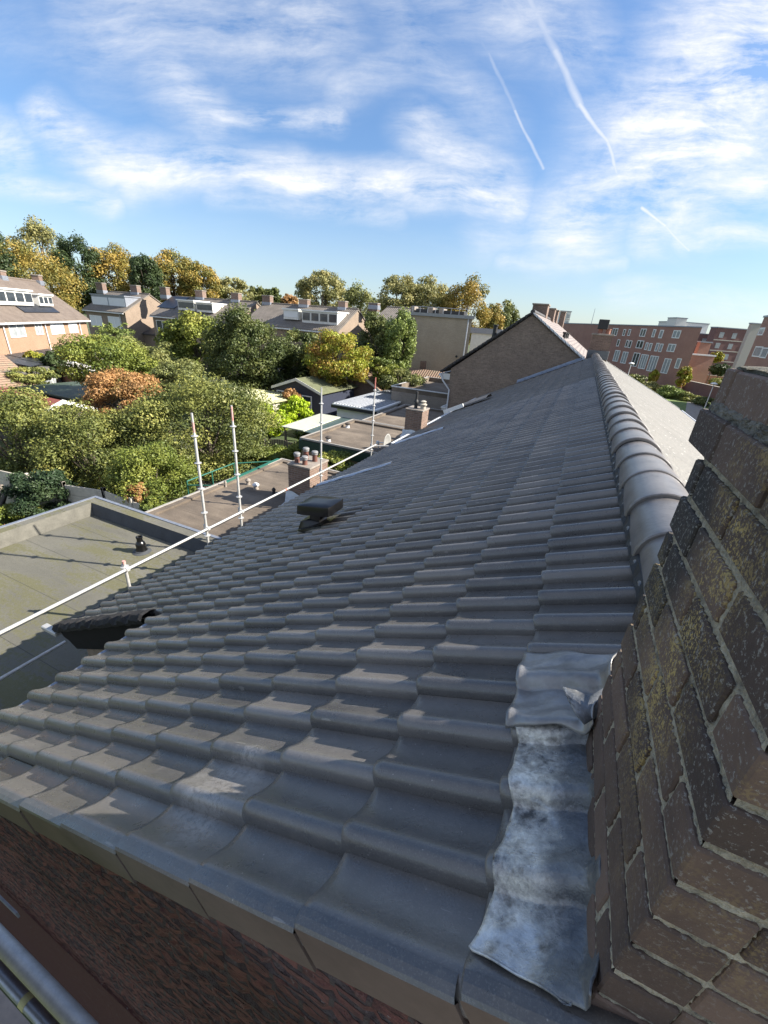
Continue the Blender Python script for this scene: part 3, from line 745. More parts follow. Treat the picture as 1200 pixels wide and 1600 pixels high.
def slab(x0, x1, y0, y1, z0, z1, n=26, m=10, amp=.004):
    per = []
    for t in np.linspace(0, 1, n, endpoint=False): per.append((x0, y1 + (y0 - y1) * t))
    for t in np.linspace(0, 1, n, endpoint=False): per.append((x0 + (x1 - x0) * t, y0))
    for t in np.linspace(0, 1, n, endpoint=False): per.append((x1, y0 + (y1 - y0) * t))
    for t in np.linspace(0, 1, n, endpoint=False): per.append((x1 + (x0 - x1) * t, y1))
    cx_, cy_ = (x0 + x1) / 2, (y0 + y1) / 2; G = []
    for k in range(m + 1):
        z = z0 + (z1 - z0) * k / m; s_ = .985 if k in (0, m) else 1
        ring = [(cx_ + (p[0] - cx_) * s_ + rng.normal(0, amp), cy_ + (p[1] - cy_) * s_ + rng.normal(0, amp), z + rng.normal(0, amp * .5)) for p in per]
        ring.append(ring[0]); G.append(ring)
    top = [(cx_ + (p[0] - cx_) * .3, cy_ + (p[1] - cy_) * .3, z1 + .01) for p in per]; top.append(top[0]); G.append(top)
    mb.grid(G); mb.add(top[:-1], [tuple(range(len(top) - 1))])
slab(.285, 1.02, .445, 1.075, 7.955, 7.971, amp=.002)
mb.build('cap_slab', SLABM, CH, smooth=50)
mb = MB(); slab(.268, 1.03, .43, 1.09, 7.868, 7.90, n=60, m=6, amp=.003); mb.build('cap_mortar', plain('crumbled_mortar', (.24, .225, .19), .95, .5, 30, bmp=1, bdist=.015, col2=(.08, .075, .06)), CH)
for i in range(22):
    x = rng.uniform(.30, .6); yy = rng.uniform(.7, 1.05); r = rng.uniform(.006, .018); mb = MB()
    mb.lathe((x, yy, 7.972), [(r, 0), (r * 1.05, r * .3), (r * .7, r * .7), (r * .2, r * .85)], 7)
    mb.build('mortar_lump', CMO, CH)


# =================================================================== THE OLDER NEIGHBOUR ROOF beyond the seam
NB = empty('terraced_house', 'neighbouring terraced house with old smooth grey tiles and a brick ridge chimney', 'house')
PR2 = [(-.05, -.028), (-.046, -.012), (-.03, -.002), (0, 0), (.04, -.006), (.10, -.018), (.16, -.026), (.22, -.03), (.254, -.03)]
cells = []
for r in range(0, 15):
    for c in range(0, 44):
        if r > 11 and c < 1: continue
        cells.append((r, c))
tile_field(cells, .303, Q, .55, .03, .02, PR2, [0, .02, 1.0], name='roof_tiles', parent=NB, mat=TILE_OLD, ybase=13.2)
tile_field([(-1, c) for c in range(0, 54)], .303, Q, .55, .03, .02, PR2, [0, .02, .3], overlap=0, name='top_course', parent=NB, mat=TILE_OLD, ybase=13.2)
HOUSE_SAVE = HOUSE; HOUSE = NB
y = 12.9
while y < 28.0:
    ridge_cap(y, .42, k=12); y += .42
HOUSE = HOUSE_SAVE
mb = MB(); mb.prism([(-4.7, 13.0, 0), (-4.45, 13.0, 0), (-4.45, 13.0, ghx(-4.45)), (-4.7, 13.0, ghx(-4.7))], (0, 13.4, 0)); mb.prism([(-4.7, 26.3, 0), (.6, 26.3, 0), (.6, 26.3, ghx(.6)), (-4.7, 26.3, ghx(-4.7))], (0, .15, 0)); mb.build('wall', BK_BRN, NB)
# white edge boards and raised eaves pieces at the lower far end
mb = MB(); P_ = [aty(704, 641, 21), aty(735, 624, 21)]
G = []
for i in range(12):
    t = i / 11; a = (9.6 + 4.6 * t) * Q
    G.append([rp(a, 19.4, .10), rp(a, 19.9, .16), rp(a, 20.6, .16), rp(a, 20.7, .02)])
mb.grid(G); mb.build('raised_verge', TILE_OLD, NB)
mb = MB(); mb.box(-5.5, -5.38, 13.2, 26.3, 3.95, 4.1); mb.build('gutter', GUTW, NB)
mb = MB(); mb.prism([rp(12.2 * Q, 19.3, .03), rp(14.6 * Q, 19.3, .03), rp(14.6 * Q, 19.3, .20), rp(12.2 * Q, 19.3, .20)], (0, .08, 0)); mb.build('verge_board', WHITE, NB)
# step flashing against the tall gable wall
mb = MB(); G = []
n_ = 40
for i in range(n_ + 1):
    x = -3.2 + 3.3 * i / n_; zz = ghx(x) + .145
    st = (math.floor(i / 2.5) * 2.5 - i) * .006
    G.append([(x, 26.05, zz + .01), (x, 26.35, zz + .05), (x, 26.40, zz + .17 + st + .02 * rng.random())])
mb.grid(G); mb.build('lead_flashing', plain('old_lead', (.20, .24, .31), .5, .3, 6, .2, .3), NB, smooth='full')
# ridge chimney
RC = bpy.data.objects.new('chimney', None); C.objects.link(RC); RC.parent = NB
mb = MB(); mb.box(.22, 1.28, 28.0, 28.7, 6.5, 8.16); mb.build('stack', BK_CHI, RC)
mb = MB(); mb.bbox(.16, 1.34, 27.94, 28.76, 8.16, 8.25, .02); mb.build('cap_slab', CAPC, RC)
mb = MB(); mb.bbox(.18, 1.32, 27.93, 28.6, 6.9, 7.36, .02); mb.build('lead_flashing', plain('dark_lead', (.09, .10, .11), .5, .2, 6), RC)
mb = MB()
for x in (.58, .98): mb.lathe((x, 28.3, 8.25), [(.13, 0), (.12, .2), (.14, .22), (.14, .27), (.1, .27)], 12)
mb.build('chimney_pot', plain('terracotta', (.28, .12, .08), .7, .2, 5), RC, smooth=True)
mb = MB(); mb.bbox(.38, .92, 28.05, 28.55, 8.48, 8.98, .02); mb.build('cowl', BLACKM, RC)

# =================================================================== TALL GABLE HOUSE behind (F)
def gable_house_f():
    t = empty('brick_house', 'tall house with blank dark brown brick gable at the far end of grey roof', 'house')
    yF = 26.55; ap = (-3.10, 8.93); lf = (-7.9, 5.32); rt = (1.4, 5.9)
    mb = MB(); mb.prism([(lf[0] + .55, yF, 0), (rt[0], yF, 0), (rt[0], yF, rt[1]), (ap[0], yF, ap[1]), (lf[0] + .55, yF, lf[1] + .30)], (0, 22, 0)); mb.build('wall', BK_GAB, t)
    for nm, a, b_, m_ in (('roof_slope', ap, lf, TL_DRK), ('roof_slope', ap, rt, TL_PALE)):
        mb = MB(); d = np.array([b_[0] - ap[0], 0, b_[1] - ap[1]]); L = np.linalg.norm(d); d = d / L; n_ = np.array([-d[2], 0, d[0]]); n_ *= np.sign(n_[2])
        p = np.array([ap[0], yF - .10, ap[1]])
        mb.prism([p + n_ * .02, p + d * L + n_ * .02, p + d * L + n_ * .12, p + n_ * .14], (0, 22.3, 0)); mb.build(nm, m_, t)
        # verge edge tiles stepping down the slope
        mb = MB(); k = int(L / .3)
        for i in range(k):
            q0 = p + d * (i * .3) + n_ * .07
            mb.prism([q0 + n_ * .02, q0 + d * .33 - n_ * .01, q0 + d * .33 + n_ * .10, q0 + n_ * .07], (0, -.12, 0)) if True else None
        mb.build('verge_tiles', TL_DRK if a is ap and b_ is lf else GUTW, t)
    mb = MB(); mb.tube([(-3.1, yF - .1, 9.08), (-3.1, yF + 22, 9.08)], .13, 10); mb.build('ridge', TL_DRK, t)
    mb = MB(); mb.tube([(-8.0, yF - .1, 5.2), (-8.0, yF + 22, 5.2)], .08, 8); mb.build('gutter', GUTW, t)
    mb = MB(); mb.tube([(-7.95, yF - .1, 5.2), (-7.75, yF - .1, 4.85), (-7.28, yF - .08, 4.35), (-7.25, yF - .08, 0)], .05, 8); mb.build('downpipe', GUTW, t, smooth=True)
    mb = MB()
    # white eaves soffit box
    mb.box(-7.9, -7.36, yF - .02, yF + .1, 4.95, 5.3); mb.build('eaves_box', WHITE2, t)
    for (u0, u1, v0, y_) in ((833, 857, 476, 33), (856, 868, 483, 38), (867, 873, 486, 43), (876, 884, 488, 48)):
        a = aty(u0, v0, y_); b_ = aty(u1, v0, y_); c_ = bpy.data.objects.new('chimney', None); C.objects.link(c_); c_.parent = t
        mb = MB(); mb.box(a[0], b_[0], y_, y_ + 1.2, 6.5, a[2]); mb.build('stack', BK_CHI, c_)
        mb = MB(); mb.bbox(a[0] - .06, b_[0] + .06, y_ - .06, y_ + 1.26, a[2], a[2] + .1, .02); mb.build('cap_slab', CAPC, c_)
    for y_ in (29, 31.5, 34):
        x = -1.3; z = 9.0 - (x + 3.1) * .673; mb = MB(); mb.tube([(x, y_, z), (x, y_, z + .35)], .09, 10); mb.tube([(x, y_, z + .33), (x, y_, z + .42)], .13, 10); mb.build('roof_vent', BLACKM, t, smooth=True)
    # vent pipe on left slope
    p = aty(633, 0, 27); 
    a = aty(771, 529, 27.5); b_ = aty(772, 509, 27.5); mb = MB(); mb.tube([(a[0], 27.5, a[2] - .3), (a[0] + .02, 27.5, b_[2])], .13, 12); mb.tube([(a[0] + .02, 27.5, b_[2]), (a[0] + .02, 27.5, b_[2] + .08)], .17, 12); mb.build('roof_vent', BLACKM, t, smooth=True)
gable_house_f()

# =================================================================== GROUND
def ground_mat():
    m, nt, b, P, tc = material('ground')
    f = nt.noise(P, .12, 6, .6); f2 = nt.noise(P, 2.5, 6, .65)
    c = nt.ramp(f, [(.35, (.045, .075, .022)), (.5, (.075, .10, .035)), (.62, (.12, .105, .07)), (.75, (.17, .15, .12))])
    c = nt.mix(nt.rng(f2, .4, .7, 0, .5), c, (.03, .045, .015, 1))
    nt.l(c, b.inputs['Base Color']); b.inputs['Roughness'].default_value = .95; bump(nt, b, f2, .6, .08); return m
mb = MB(); mb.add([(-1500, -600, 0), (1500, -600, 0), (1500, 2200, 0), (-1500, 2200, 0)], [(0, 1, 2, 3)])
tag(mb.build('ground', ground_mat()), kind='structure')
def sheet(name, pts, z, mat):
    mb = MB(); mb.add([(p[0], p[1], z) for p in pts], [tuple(range(len(pts)))]); return tag(mb.build(name, mat), kind='structure')
LAWN = plain('lawn', (.13, .18, .045), .95, .35, 3, bmp=.5, bdist=.03)
PAV = plain('paving', (.30, .27, .23), .9, .2, 3, bmp=.3)
sheet('lawn', [(7, 20), (24, 20), (40, 120), (7, 120)], .004, LAWN)
sheet('path', [(11.5, 20), (13.2, 20), (14.6, 60), (22, 96), (19.6, 96), (12.8, 60)], .008, PAV)
sheet('path', [(-16.5, 13), (-10.5, 13), (-10.5, 15), (-16.5, 15)], .004, PAV)
sheet('lawn', [(-24, 1), (-16, 3), (-16.5, 7.4), (-24, 6.6)], .004, LAWN)

# =================================================================== FOLIAGE
FOL = {
 'ochre': foliage('foliage_ochre', [(.11, .13, .04), (.20, .19, .05), (.36, .26, .06), (.48, .33, .09)]),
 'olive': foliage('foliage_olive', [(0.066, 0.084, 0.034), (0.132, 0.156, 0.054), (0.228, 0.240, 0.078), (0.348, 0.336, 0.120)]),
 'dark': foliage('foliage_dark', [(0.034, 0.054, 0.019), (0.072, 0.096, 0.030), (0.132, 0.156, 0.048), (0.240, 0.240, 0.072)]),
 'conifer': foliage('foliage_conifer', [(.035, .06, .028), (.06, .09, .035), (.10, .135, .05)]),
 'fresh': foliage('foliage_fresh', [(.07, .10, .025), (.13, .17, .035), (.23, .26, .05), (.36, .35, .08)]),
 'lime': foliage('foliage_lime', [(0.207, 0.317, 0.018), (0.390, 0.512, 0.024), (0.549, 0.620, 0.043)]),
 'rust': foliage('foliage_rust', [(.16, .13, .05), (.32, .19, .08), (.46, .25, .10), (.30, .27, .09)]),
 'turning': foliage('foliage_turning', [(0.427, 0.195, 0.061), (0.342, 0.244, 0.049), (0.268, 0.317, 0.037), (0.512, 0.439, 0.061)]),
 'pale': foliage('foliage_pale', [(0.146, 0.159, 0.061), (0.244, 0.244, 0.098), (0.342, 0.317, 0.122), (0.439, 0.378, 0.146)]),
 'hedge': foliage('foliage_hedge', [(0.054, 0.072, 0.024), (0.120, 0.144, 0.042), (0.240, 0.252, 0.066), (0.480, 0.444, 0.132)]),
 'willow': foliage('foliage_willow', [(0.098, 0.134, 0.043), (0.171, 0.220, 0.061), (0.256, 0.317, 0.085), (0.342, 0.390, 0.110)]),
 'ivy': foliage('foliage_ivy', [(0.024, 0.049, 0.024), (0.043, 0.073, 0.033), (0.073, 0.104, 0.043)]),
}
def leaves(mbname, pts, nrm, size, mat, parent, tone, aspect=.62, seed=0):
    rg = np.random.default_rng(seed); n = len(pts)
    d = nrm + rg.normal(0, .75, (n, 3)); d /= np.linalg.norm(d, axis=1, keepdims=True)
    r = rg.normal(0, 1, (n, 3)); a = np.cross(d, r); a /= np.linalg.norm(a, axis=1, keepdims=True); b = np.cross(d, a)
    s = size * rg.uniform(.6, 1.35, (n, 1))
    a = a * s; b = b * s * aspect
    V = np.empty((n, 4, 3)); fold = d * s * .25
    V[:, 0] = pts - a; V[:, 1] = pts - b * .9 + fold; V[:, 2] = pts + a; V[:, 3] = pts + b * .9 + fold
    me = bpy.data.meshes.new(mbname)
    me.vertices.add(4 * n); me.vertices.foreach_set('co', V.ravel())
    me.loops.add(4 * n); me.loops.foreach_set('vertex_index', np.arange(4 * n, dtype=np.int32))
    me.polygons.add(n); me.polygons.foreach_set('loop_start', np.arange(0, 4 * n, 4, dtype=np.int32))
    try: me.polygons.foreach_set('loop_total', np.full(n, 4, dtype=np.int32))
    except Exception: pass
    at = me.attributes.new('tone', 'FLOAT', 'FACE'); at.data.foreach_set('value', tone.astype(np.float32))
    me.materials.append(mat); me.update(calc_edges=True); me.validate()
    o = bpy.data.objects.new(mbname, me); C.objects.link(o); o.parent = parent
    return o
def crown_points(c, R, nblob, nleaf, rg, fill=.35, blobr=(.22, .42), flat=.75, droop=0):
    nblob = int(nblob * 2.0); blobr = (blobr[0] * .55, blobr[1] * .86)
    cs = []; 
    for i in range(nblob):
        while True:
            p = rg.uniform(-1, 1, 3)
            L = np.linalg.norm(p)
            if .25 < L < 1: break
        p = p / L * (.30 + .62 * L ** .6) * rg.uniform(.85, 1.08)
        cs.append(p)
    cs = np.array(cs); rs = rg.uniform(*blobr, nblob)
    w = rs ** 2; w /= w.sum(); idx = rg.choice(nblob, nleaf, p=w)
    d = rg.normal(0, 1, (nleaf, 3)); d /= np.linalg.norm(d, axis=1, keepdims=True)
    rr = (1 - rg.random(nleaf) ** 2 * (1 - fill)); rr = np.where(rg.random(nleaf) < .16, rr * rg.uniform(1.05, 1.5, nleaf), rr)
    P = cs[idx] + d * (rs[idx] * rr)[:, None] * np.array([1, 1, flat])
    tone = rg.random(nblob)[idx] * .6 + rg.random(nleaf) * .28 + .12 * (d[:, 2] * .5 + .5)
    if droop: P[:, 2] -= droop * rg.random(nleaf) ** 2
    return c + P * np.array(R), d + np.array([0, 0, .35]), tone, c + cs * np.array(R)
TREE_N = [0]
def tree(name, label, cat, u, vt, vb, hw, dist, kind, group=None, nleaf=5000, leaf=None, nblob=26, base=0, depthf=1.0, sparse=False, trunk=True, blobr=(.24, .42), droop=0, fill=.35, leafk=1.0):
    """crown spans pixels vt..vb around column u with half width hw, at distance dist (m) along the view"""
    TREE_N[0] += 1; rg = np.random.default_rng(100 + TREE_N[0])
    d = ray(u, (vt + vb) / 2) / F_PX; c = CAM + d * dist
    up = dist / F_PX
    # vertical extent measured on the two rays
    top = CAM + ray(u, vt) / F_PX * dist; bot = CAM + ray(u, vb) / F_PX * dist
    rz = np.linalg.norm(top - bot) / 2; rx = hw * up * 1.03
    c[2] = max(c[2], base + .3 * rz); nleaf = int(nleaf * 1.15)
    t = empty(name, label, cat, (c[0], c[1], base), 0, group)
    cl = np.array([0, 0, c[2] - base])
    lf = leaf or max(.05, dist * .0042) * leafk * .66; nleaf = int(nleaf * 1.9)
    P, n_, tone, cs = crown_points(cl, (rx, rx * depthf, rz), nblob, nleaf, rg, fill, blobr, droop=droop)
    keep = P[:, 2] > .02
    leaves('crown', P[keep], n_[keep], lf, FOL[kind], t, tone[keep], seed=TREE_N[0])
    if trunk:
        mb = MB(); h = cl[2]; r0 = max(.05, min(.35, rz * .06 + .03))
        jx = rg.normal(0, .04 * rx, 4)
        mb.tube([(0, 0, -.05), (jx[0], jx[1], h * .5), (jx[2], jx[3], h), (0, 0, h + rz * .5)], [r0, r0 * .8, r0 * .5, r0 * .15], 8)
        for q in cs[:12]:
            s0 = np.array([jx[2] * .5, jx[3] * .5, max(.3, h - rz * .6)]); mid = (s0 + q) / 2 + np.array([0, 0, .08 * rz])
            mb.tube([s0, mid, q], [r0 * .4, r0 * .25, r0 * .08], 5)
        mb.build('trunk', BARK, t)
    return t
WG = 'trees of the wood behind the brick houses'
far = [
 ('dark green tree rising at the left picture edge above the ochre trees', -8, 352, 450, 26, 62, 'conifer', 5000, {}),
 ('tall thin topped ochre tree with bare airy top, furthest left of the wood', 66, 353, 440, 36, 84, 'pale', 5000, dict(fill=.1)),
 ('big ochre and green tree directly behind the chimneys of the orange brick house', 42, 385, 498, 66, 68, 'ochre', 11000, dict(nblob=44)),
 ('dark green tree standing between two ochre trees', 126, 380, 480, 34, 76, 'conifer', 8000, {}),
 ('rounded ochre tree above the house with the white dormer', 184, 393, 480, 38, 80, 'ochre', 8000, dict(nblob=34)),
 ('small dark green tree to the right of the rounded ochre tree', 228, 404, 478, 22, 74, 'conifer', 6000, {}),
 ('broad ochre tree above the house with two small white dormers', 272, 402, 478, 38, 80, 'ochre', 8000, dict(nblob=34)),
 ('ochre tree with sloping right side, right of the broad one', 312, 412, 480, 30, 80, 'ochre', 6000, {}),
 ('small olive tree behind the roof gap, half as high as its neighbours', 366, 434, 482, 26, 90, 'pale', 4000, dict(fill=.15)),
 ('low green tree peeping over the long roof, left one', 404, 450, 480, 16, 95, 'olive', 2500, {}),
 ('low dark green tree peeping over the long roof, right one', 424, 451, 480, 14, 92, 'dark', 2500, {}),
 ('low rusty orange treetop just above the long roof', 452, 461, 484, 14, 95, 'rust', 1800, {}),
 ('airy pale green tree behind the long roof with sky showing through', 505, 426, 500, 38, 75, 'pale', 6500, dict(fill=.2, blobr=(.16, .30), nblob=64)),
 ('dense green tree right of the airy one, standing beside the gable end', 563, 441, 560, 29, 66, 'olive', 7500, dict(nblob=34)),
 ('airy pale tree left of the large plain brick wall top', 620, 432, 500, 34, 82, 'pale', 6000, dict(fill=.2, blobr=(.18, .32), nblob=50)),
 ('yellowing tree behind the flat topped brick building, middle one', 668, 441, 500, 38, 84, 'pale', 7000, dict(nblob=44)),
 ('orange ochre tree behind the right end of the flat topped brick building', 728, 443, 540, 36, 80, 'ochre', 7000, {}),
 ('ochre tree low behind the white building', 765, 478, 540, 20, 90, 'ochre', 4000, {}),
 ('small grey green tree right of the ochre trees, nearest the dark gable', 790, 476, 530, 24, 98, 'olive', 4500, {}),
]
for lab, u, vt, vb, hw, ds, k, nl, kw in far:
    tree('tree', lab, 'tree', u, vt, vb, hw, ds, k, WG, nleaf=nl, leafk=.85, **kw)
GG = 'trees and bushes in the back gardens'
mid = [
 ('tree', 'big leaved yellow green tree left of the great round dark tree', 'tree', 308, 492, 585, 44, 38, 'fresh', 9000, dict(leafk=1.2, nblob=34)),
 ('tree', 'great round dark green tree in the middle of the gardens', 'tree', 385, 486, 612, 58, 34, 'dark', 16000, dict(nblob=48)),
 ('tree', 'dark green tree between the great round tree and the orange one', 'tree', 468, 516, 600, 36, 37, 'dark', 8000, {}),
 ('tree', 'small tree turning orange and yellow in front of the long roofed house', 'tree', 530, 522, 603, 47, 34, 'turning', 9000, dict(nblob=34)),
 ('tree', 'dark brown green tree left of the slim willow like tree', 'tree', 588, 502, 590, 32, 40, 'dark', 8000, {}),
 ('tree', 'slim pale green willow like tree against the large plain brick wall', 'tree', 626, 490, 575, 25, 38, 'willow', 6500, dict(droop=.3)),
 ('bush', 'bright green bush at the foot of the dark brown green tree', 'bush', 590, 560, 600, 32, 36, 'fresh', 4500, {}),
 ('bush', 'brownish green bush beside the tiny house, below the large brick wall', 'bush', 626, 573, 618, 32, 35, 'olive', 5000, {}),
 ('bush', 'olive green tree crown behind the bright green bushy tree', 'tree', 228, 530, 600, 46, 33, 'olive', 7000, {}),
 ('tree', 'bright yellow green bushy tree below the orange brick house', 'tree', 172, 528, 612, 62, 27, 'fresh', 14000, dict(nblob=44)),
 ('tree', 'olive tree left of the great round tree', 'tree', 290, 562, 640, 44, 26, 'olive', 9000, {}),
 ('tree', 'rusty orange brown tree in the middle of the left gardens', 'tree', 196, 582, 668, 52, 21, 'rust', 10000, dict(nblob=30)),
 ('tree', 'large spreading olive green tree behind the scaffold poles', 'tree', 322, 598, 745, 104, 20, 'hedge', 26000, dict(nblob=60)),
 ('bush', 'tall dense hedge like bush at the far left behind the concrete fence', 'bush', 30, 614, 775, 72, 18, 'hedge', 16000, dict(nblob=44)),
 ('bush', 'tall dense bush right of the ivy, behind the concrete fence', 'bush', 140, 634, 778, 68, 17.5, 'hedge', 16000, dict(nblob=44)),
 ('bush', 'lighter green leafy bush by the corner of the long flat roof', 'bush', 238, 695, 812, 58, 15.5, 'fresh', 13000, dict(nblob=34)),
 ('bush', 'dark ivy mass hanging over the concrete fence', 'bush', 66, 730, 812, 42, 15, 'ivy', 11000, dict(nblob=26, trunk=False)),
 ('bush', 'small reddish leaved bush over the end of the concrete fence', 'bush', 214, 752, 790, 15, 14.2, 'rust', 2200, {}),
 ('bush', 'green climber at the corner of the long flat roof', 'bush', 240, 775, 816, 18, 13.8, 'fresh', 3000, {}),
 ('bush', 'round bright lime yellow bush beside the translucent canopy', 'bush', 420, 632, 682, 30, 27, 'lime', 6000, dict(leafk=1.1)),
 ('bush', 'smaller lime yellow bush right of the round one, in front of the blue shed', 'bush', 462, 622, 664, 24, 29, 'lime', 4500, dict(leafk=1.1)),
 ('bush', 'red brown shrub above the lime yellow bush', 'bush', 455, 608, 634, 14, 31, 'rust', 1500, {}),
 ('bush', 'green hedge behind the green handrail', 'bush', 420, 697, 730, 36, 21, 'fresh', 5500, {}),
 ('bush', 'leafy hedge right of the four pot chimney', 'bush', 522, 706, 745, 30, 17, 'fresh', 5000, {}),
 ('bush', 'green hedge stretch left of the four pot chimney', 'bush', 482, 690, 725, 30, 20, 'fresh', 4500, {}),
 ('bush', 'blue green shrub beside the conservatory', 'bush', 84, 552, 582, 16, 33, 'conifer', 3000, {}),
 ('bush', 'yellowing shrub left of the blue green one', 'bush', 60, 548, 585, 20, 34, 'turning', 3000, {}),
 ('bush', 'low green bush under the conservatory', 'bush', 45, 575, 600, 36, 30, 'hedge', 4000, {}),
 ('bush', 'low plants in the corner garden at the left edge', 'bush', 20, 790, 838, 44, 14.5, 'fresh', 5000, dict(trunk=False)),
 ('bush', 'pink brown low plant at the left edge by the flat roof', 'bush', 6, 820, 846, 14, 13.4, 'rust', 1500, dict(trunk=False)),
 ('bush', 'yellow green shrub beside the translucent canopy, right of the wooden fence', 'bush', 478, 672, 688, 14, 26, 'fresh', 1500, {}),
]
for nm, lab, ct, u, vt, vb, hw, ds, k, nl, kw in mid:
    tree(nm, lab, ct, u, vt, vb, hw, ds, k, GG, nleaf=nl, **kw)
RG = 'shrubs and small trees by the lawn'
for nm, lab, ct, u, vt, vb, hw, ds, k, nl, kw in [
 ('tree', 'slim yellow young tree before the red brick block, left one', 'tree', 1021, 577, 600, 7, 78, 'turning', 900, {}),
 ('tree', 'slim yellow young tree before the red brick block, taller right one', 'tree', 1068, 574, 604, 9, 70, 'turning', 1400, {}),
 ('bush', 'brownish bushes at the roof edge beside the first street lamp', 'bush', 992, 585, 600, 14, 76, 'olive', 1200, {}),
 ('bush', 'pale green shrubs along the lawn, left part', 'bush', 1018, 598, 618, 18, 72, 'pale', 2200, {}),
 ('bush', 'pale green shrubs along the lawn, middle part', 'bush', 1046, 604, 627, 18, 67, 'willow', 2200, {}),
 ('bush', 'darker green hedge along the lawn before the purple wall, left part', 'bush', 1076, 614, 632, 17, 65, 'hedge', 2200, {}),
 ('bush', 'darker green hedge along the lawn before the purple wall, right part', 'bush', 1106, 622, 644, 19, 61, 'olive', 2200, {}),
 ('bush', 'dark evergreen beside the red garden wall', 'bush', 1126, 568, 586, 12, 76, 'conifer', 1500, {}),
 ('bush', 'yellow green shrub above the car park', 'bush', 1120, 550, 566, 9, 82, 'turning', 900, {}),
 ('bush', 'small green shrub behind the red garden wall', 'bush', 1124, 592, 602, 14, 74, 'hedge', 1000, {})]:
    tree(nm, lab, ct, u, vt, vb, hw, ds, k, RG, nleaf=nl, **kw)

# garden palm
t = empty('palm', 'feathery palm like plant rising above the bright green bushy tree', 'palm', tuple(np.append(atz(176, 560, 2)[:2], 0)))
base = t.location.copy(); d_ = 34.
c_ = CAM + ray(178, 520) / F_PX * d_; t.location = (c_[0], c_[1], 0)
mb = MB(); mb.tube([(0, 0, 0), (.1, 0, c_[2] * .6), (0, 0, c_[2])], [.18, .13, .12], 8); mb.build('trunk', BARK, t)
P_ = []; N_ = []
for i in range(26):
    an = i * 2.4; el = rng.uniform(-.2, .9)
    for s_ in np.linspace(.1, 1, 34):
        r = s_ * 1.7; P_.append((math.cos(an) * r * math.cos(el), math.sin(an) * r * math.cos(el), c_[2] + r * math.sin(el) - .55 * s_ ** 2)); N_.append((0, 0, 1))
leaves('fronds', np.array(P_), np.array(N_, float), .2, FOL['willow'], t, rng.random(len(P_)), aspect=.25, seed=4)

# =================================================================== HOUSES across the gardens
def local_plane(o, T, u, v):
    """point where the sight line through u,v meets the facade plane y'=0 of the house frame"""
    n = T[:, 1]; p = hit(u, v, o, n); d = p - o
    return d @ T[:, 0], d[2]
def window(mbparent, T_, x0, z0, x1, z1, y, kind='glass', label=None, fr=.07):
    f = MB(); w = fr
    f.box(x0, x1, y - .05, y + .03, z0, z0 + w); f.box(x0, x1, y - .05, y + .03, z1 - w, z1)
    f.box(x0, x0 + w, y - .05, y + .03, z0 + w, z1 - w); f.box(x1 - w, x1, y - .05, y + .03, z0 + w, z1 - w)
    if x1 - x0 > .9: f.box((x0 + x1) / 2 - w / 2, (x0 + x1) / 2 + w / 2, y - .05, y + .03, z0 + w, z1 - w)
    o = f.build('window', WHITE, mbparent)
    p = MB()
    if kind == 'shutter':
        p.box(x0 + w, x1 - w, y - .04, y, z0 + w + (.0), z1 - w); p.build('roller_shutter', SHUT, o)
    else:
        p.box(x0 + w, x1 - w, y - .02, y + .01, z0 + w, z1 - w); p.build('pane', GLASS if kind == 'glass' else GLASSL, o)
    return o
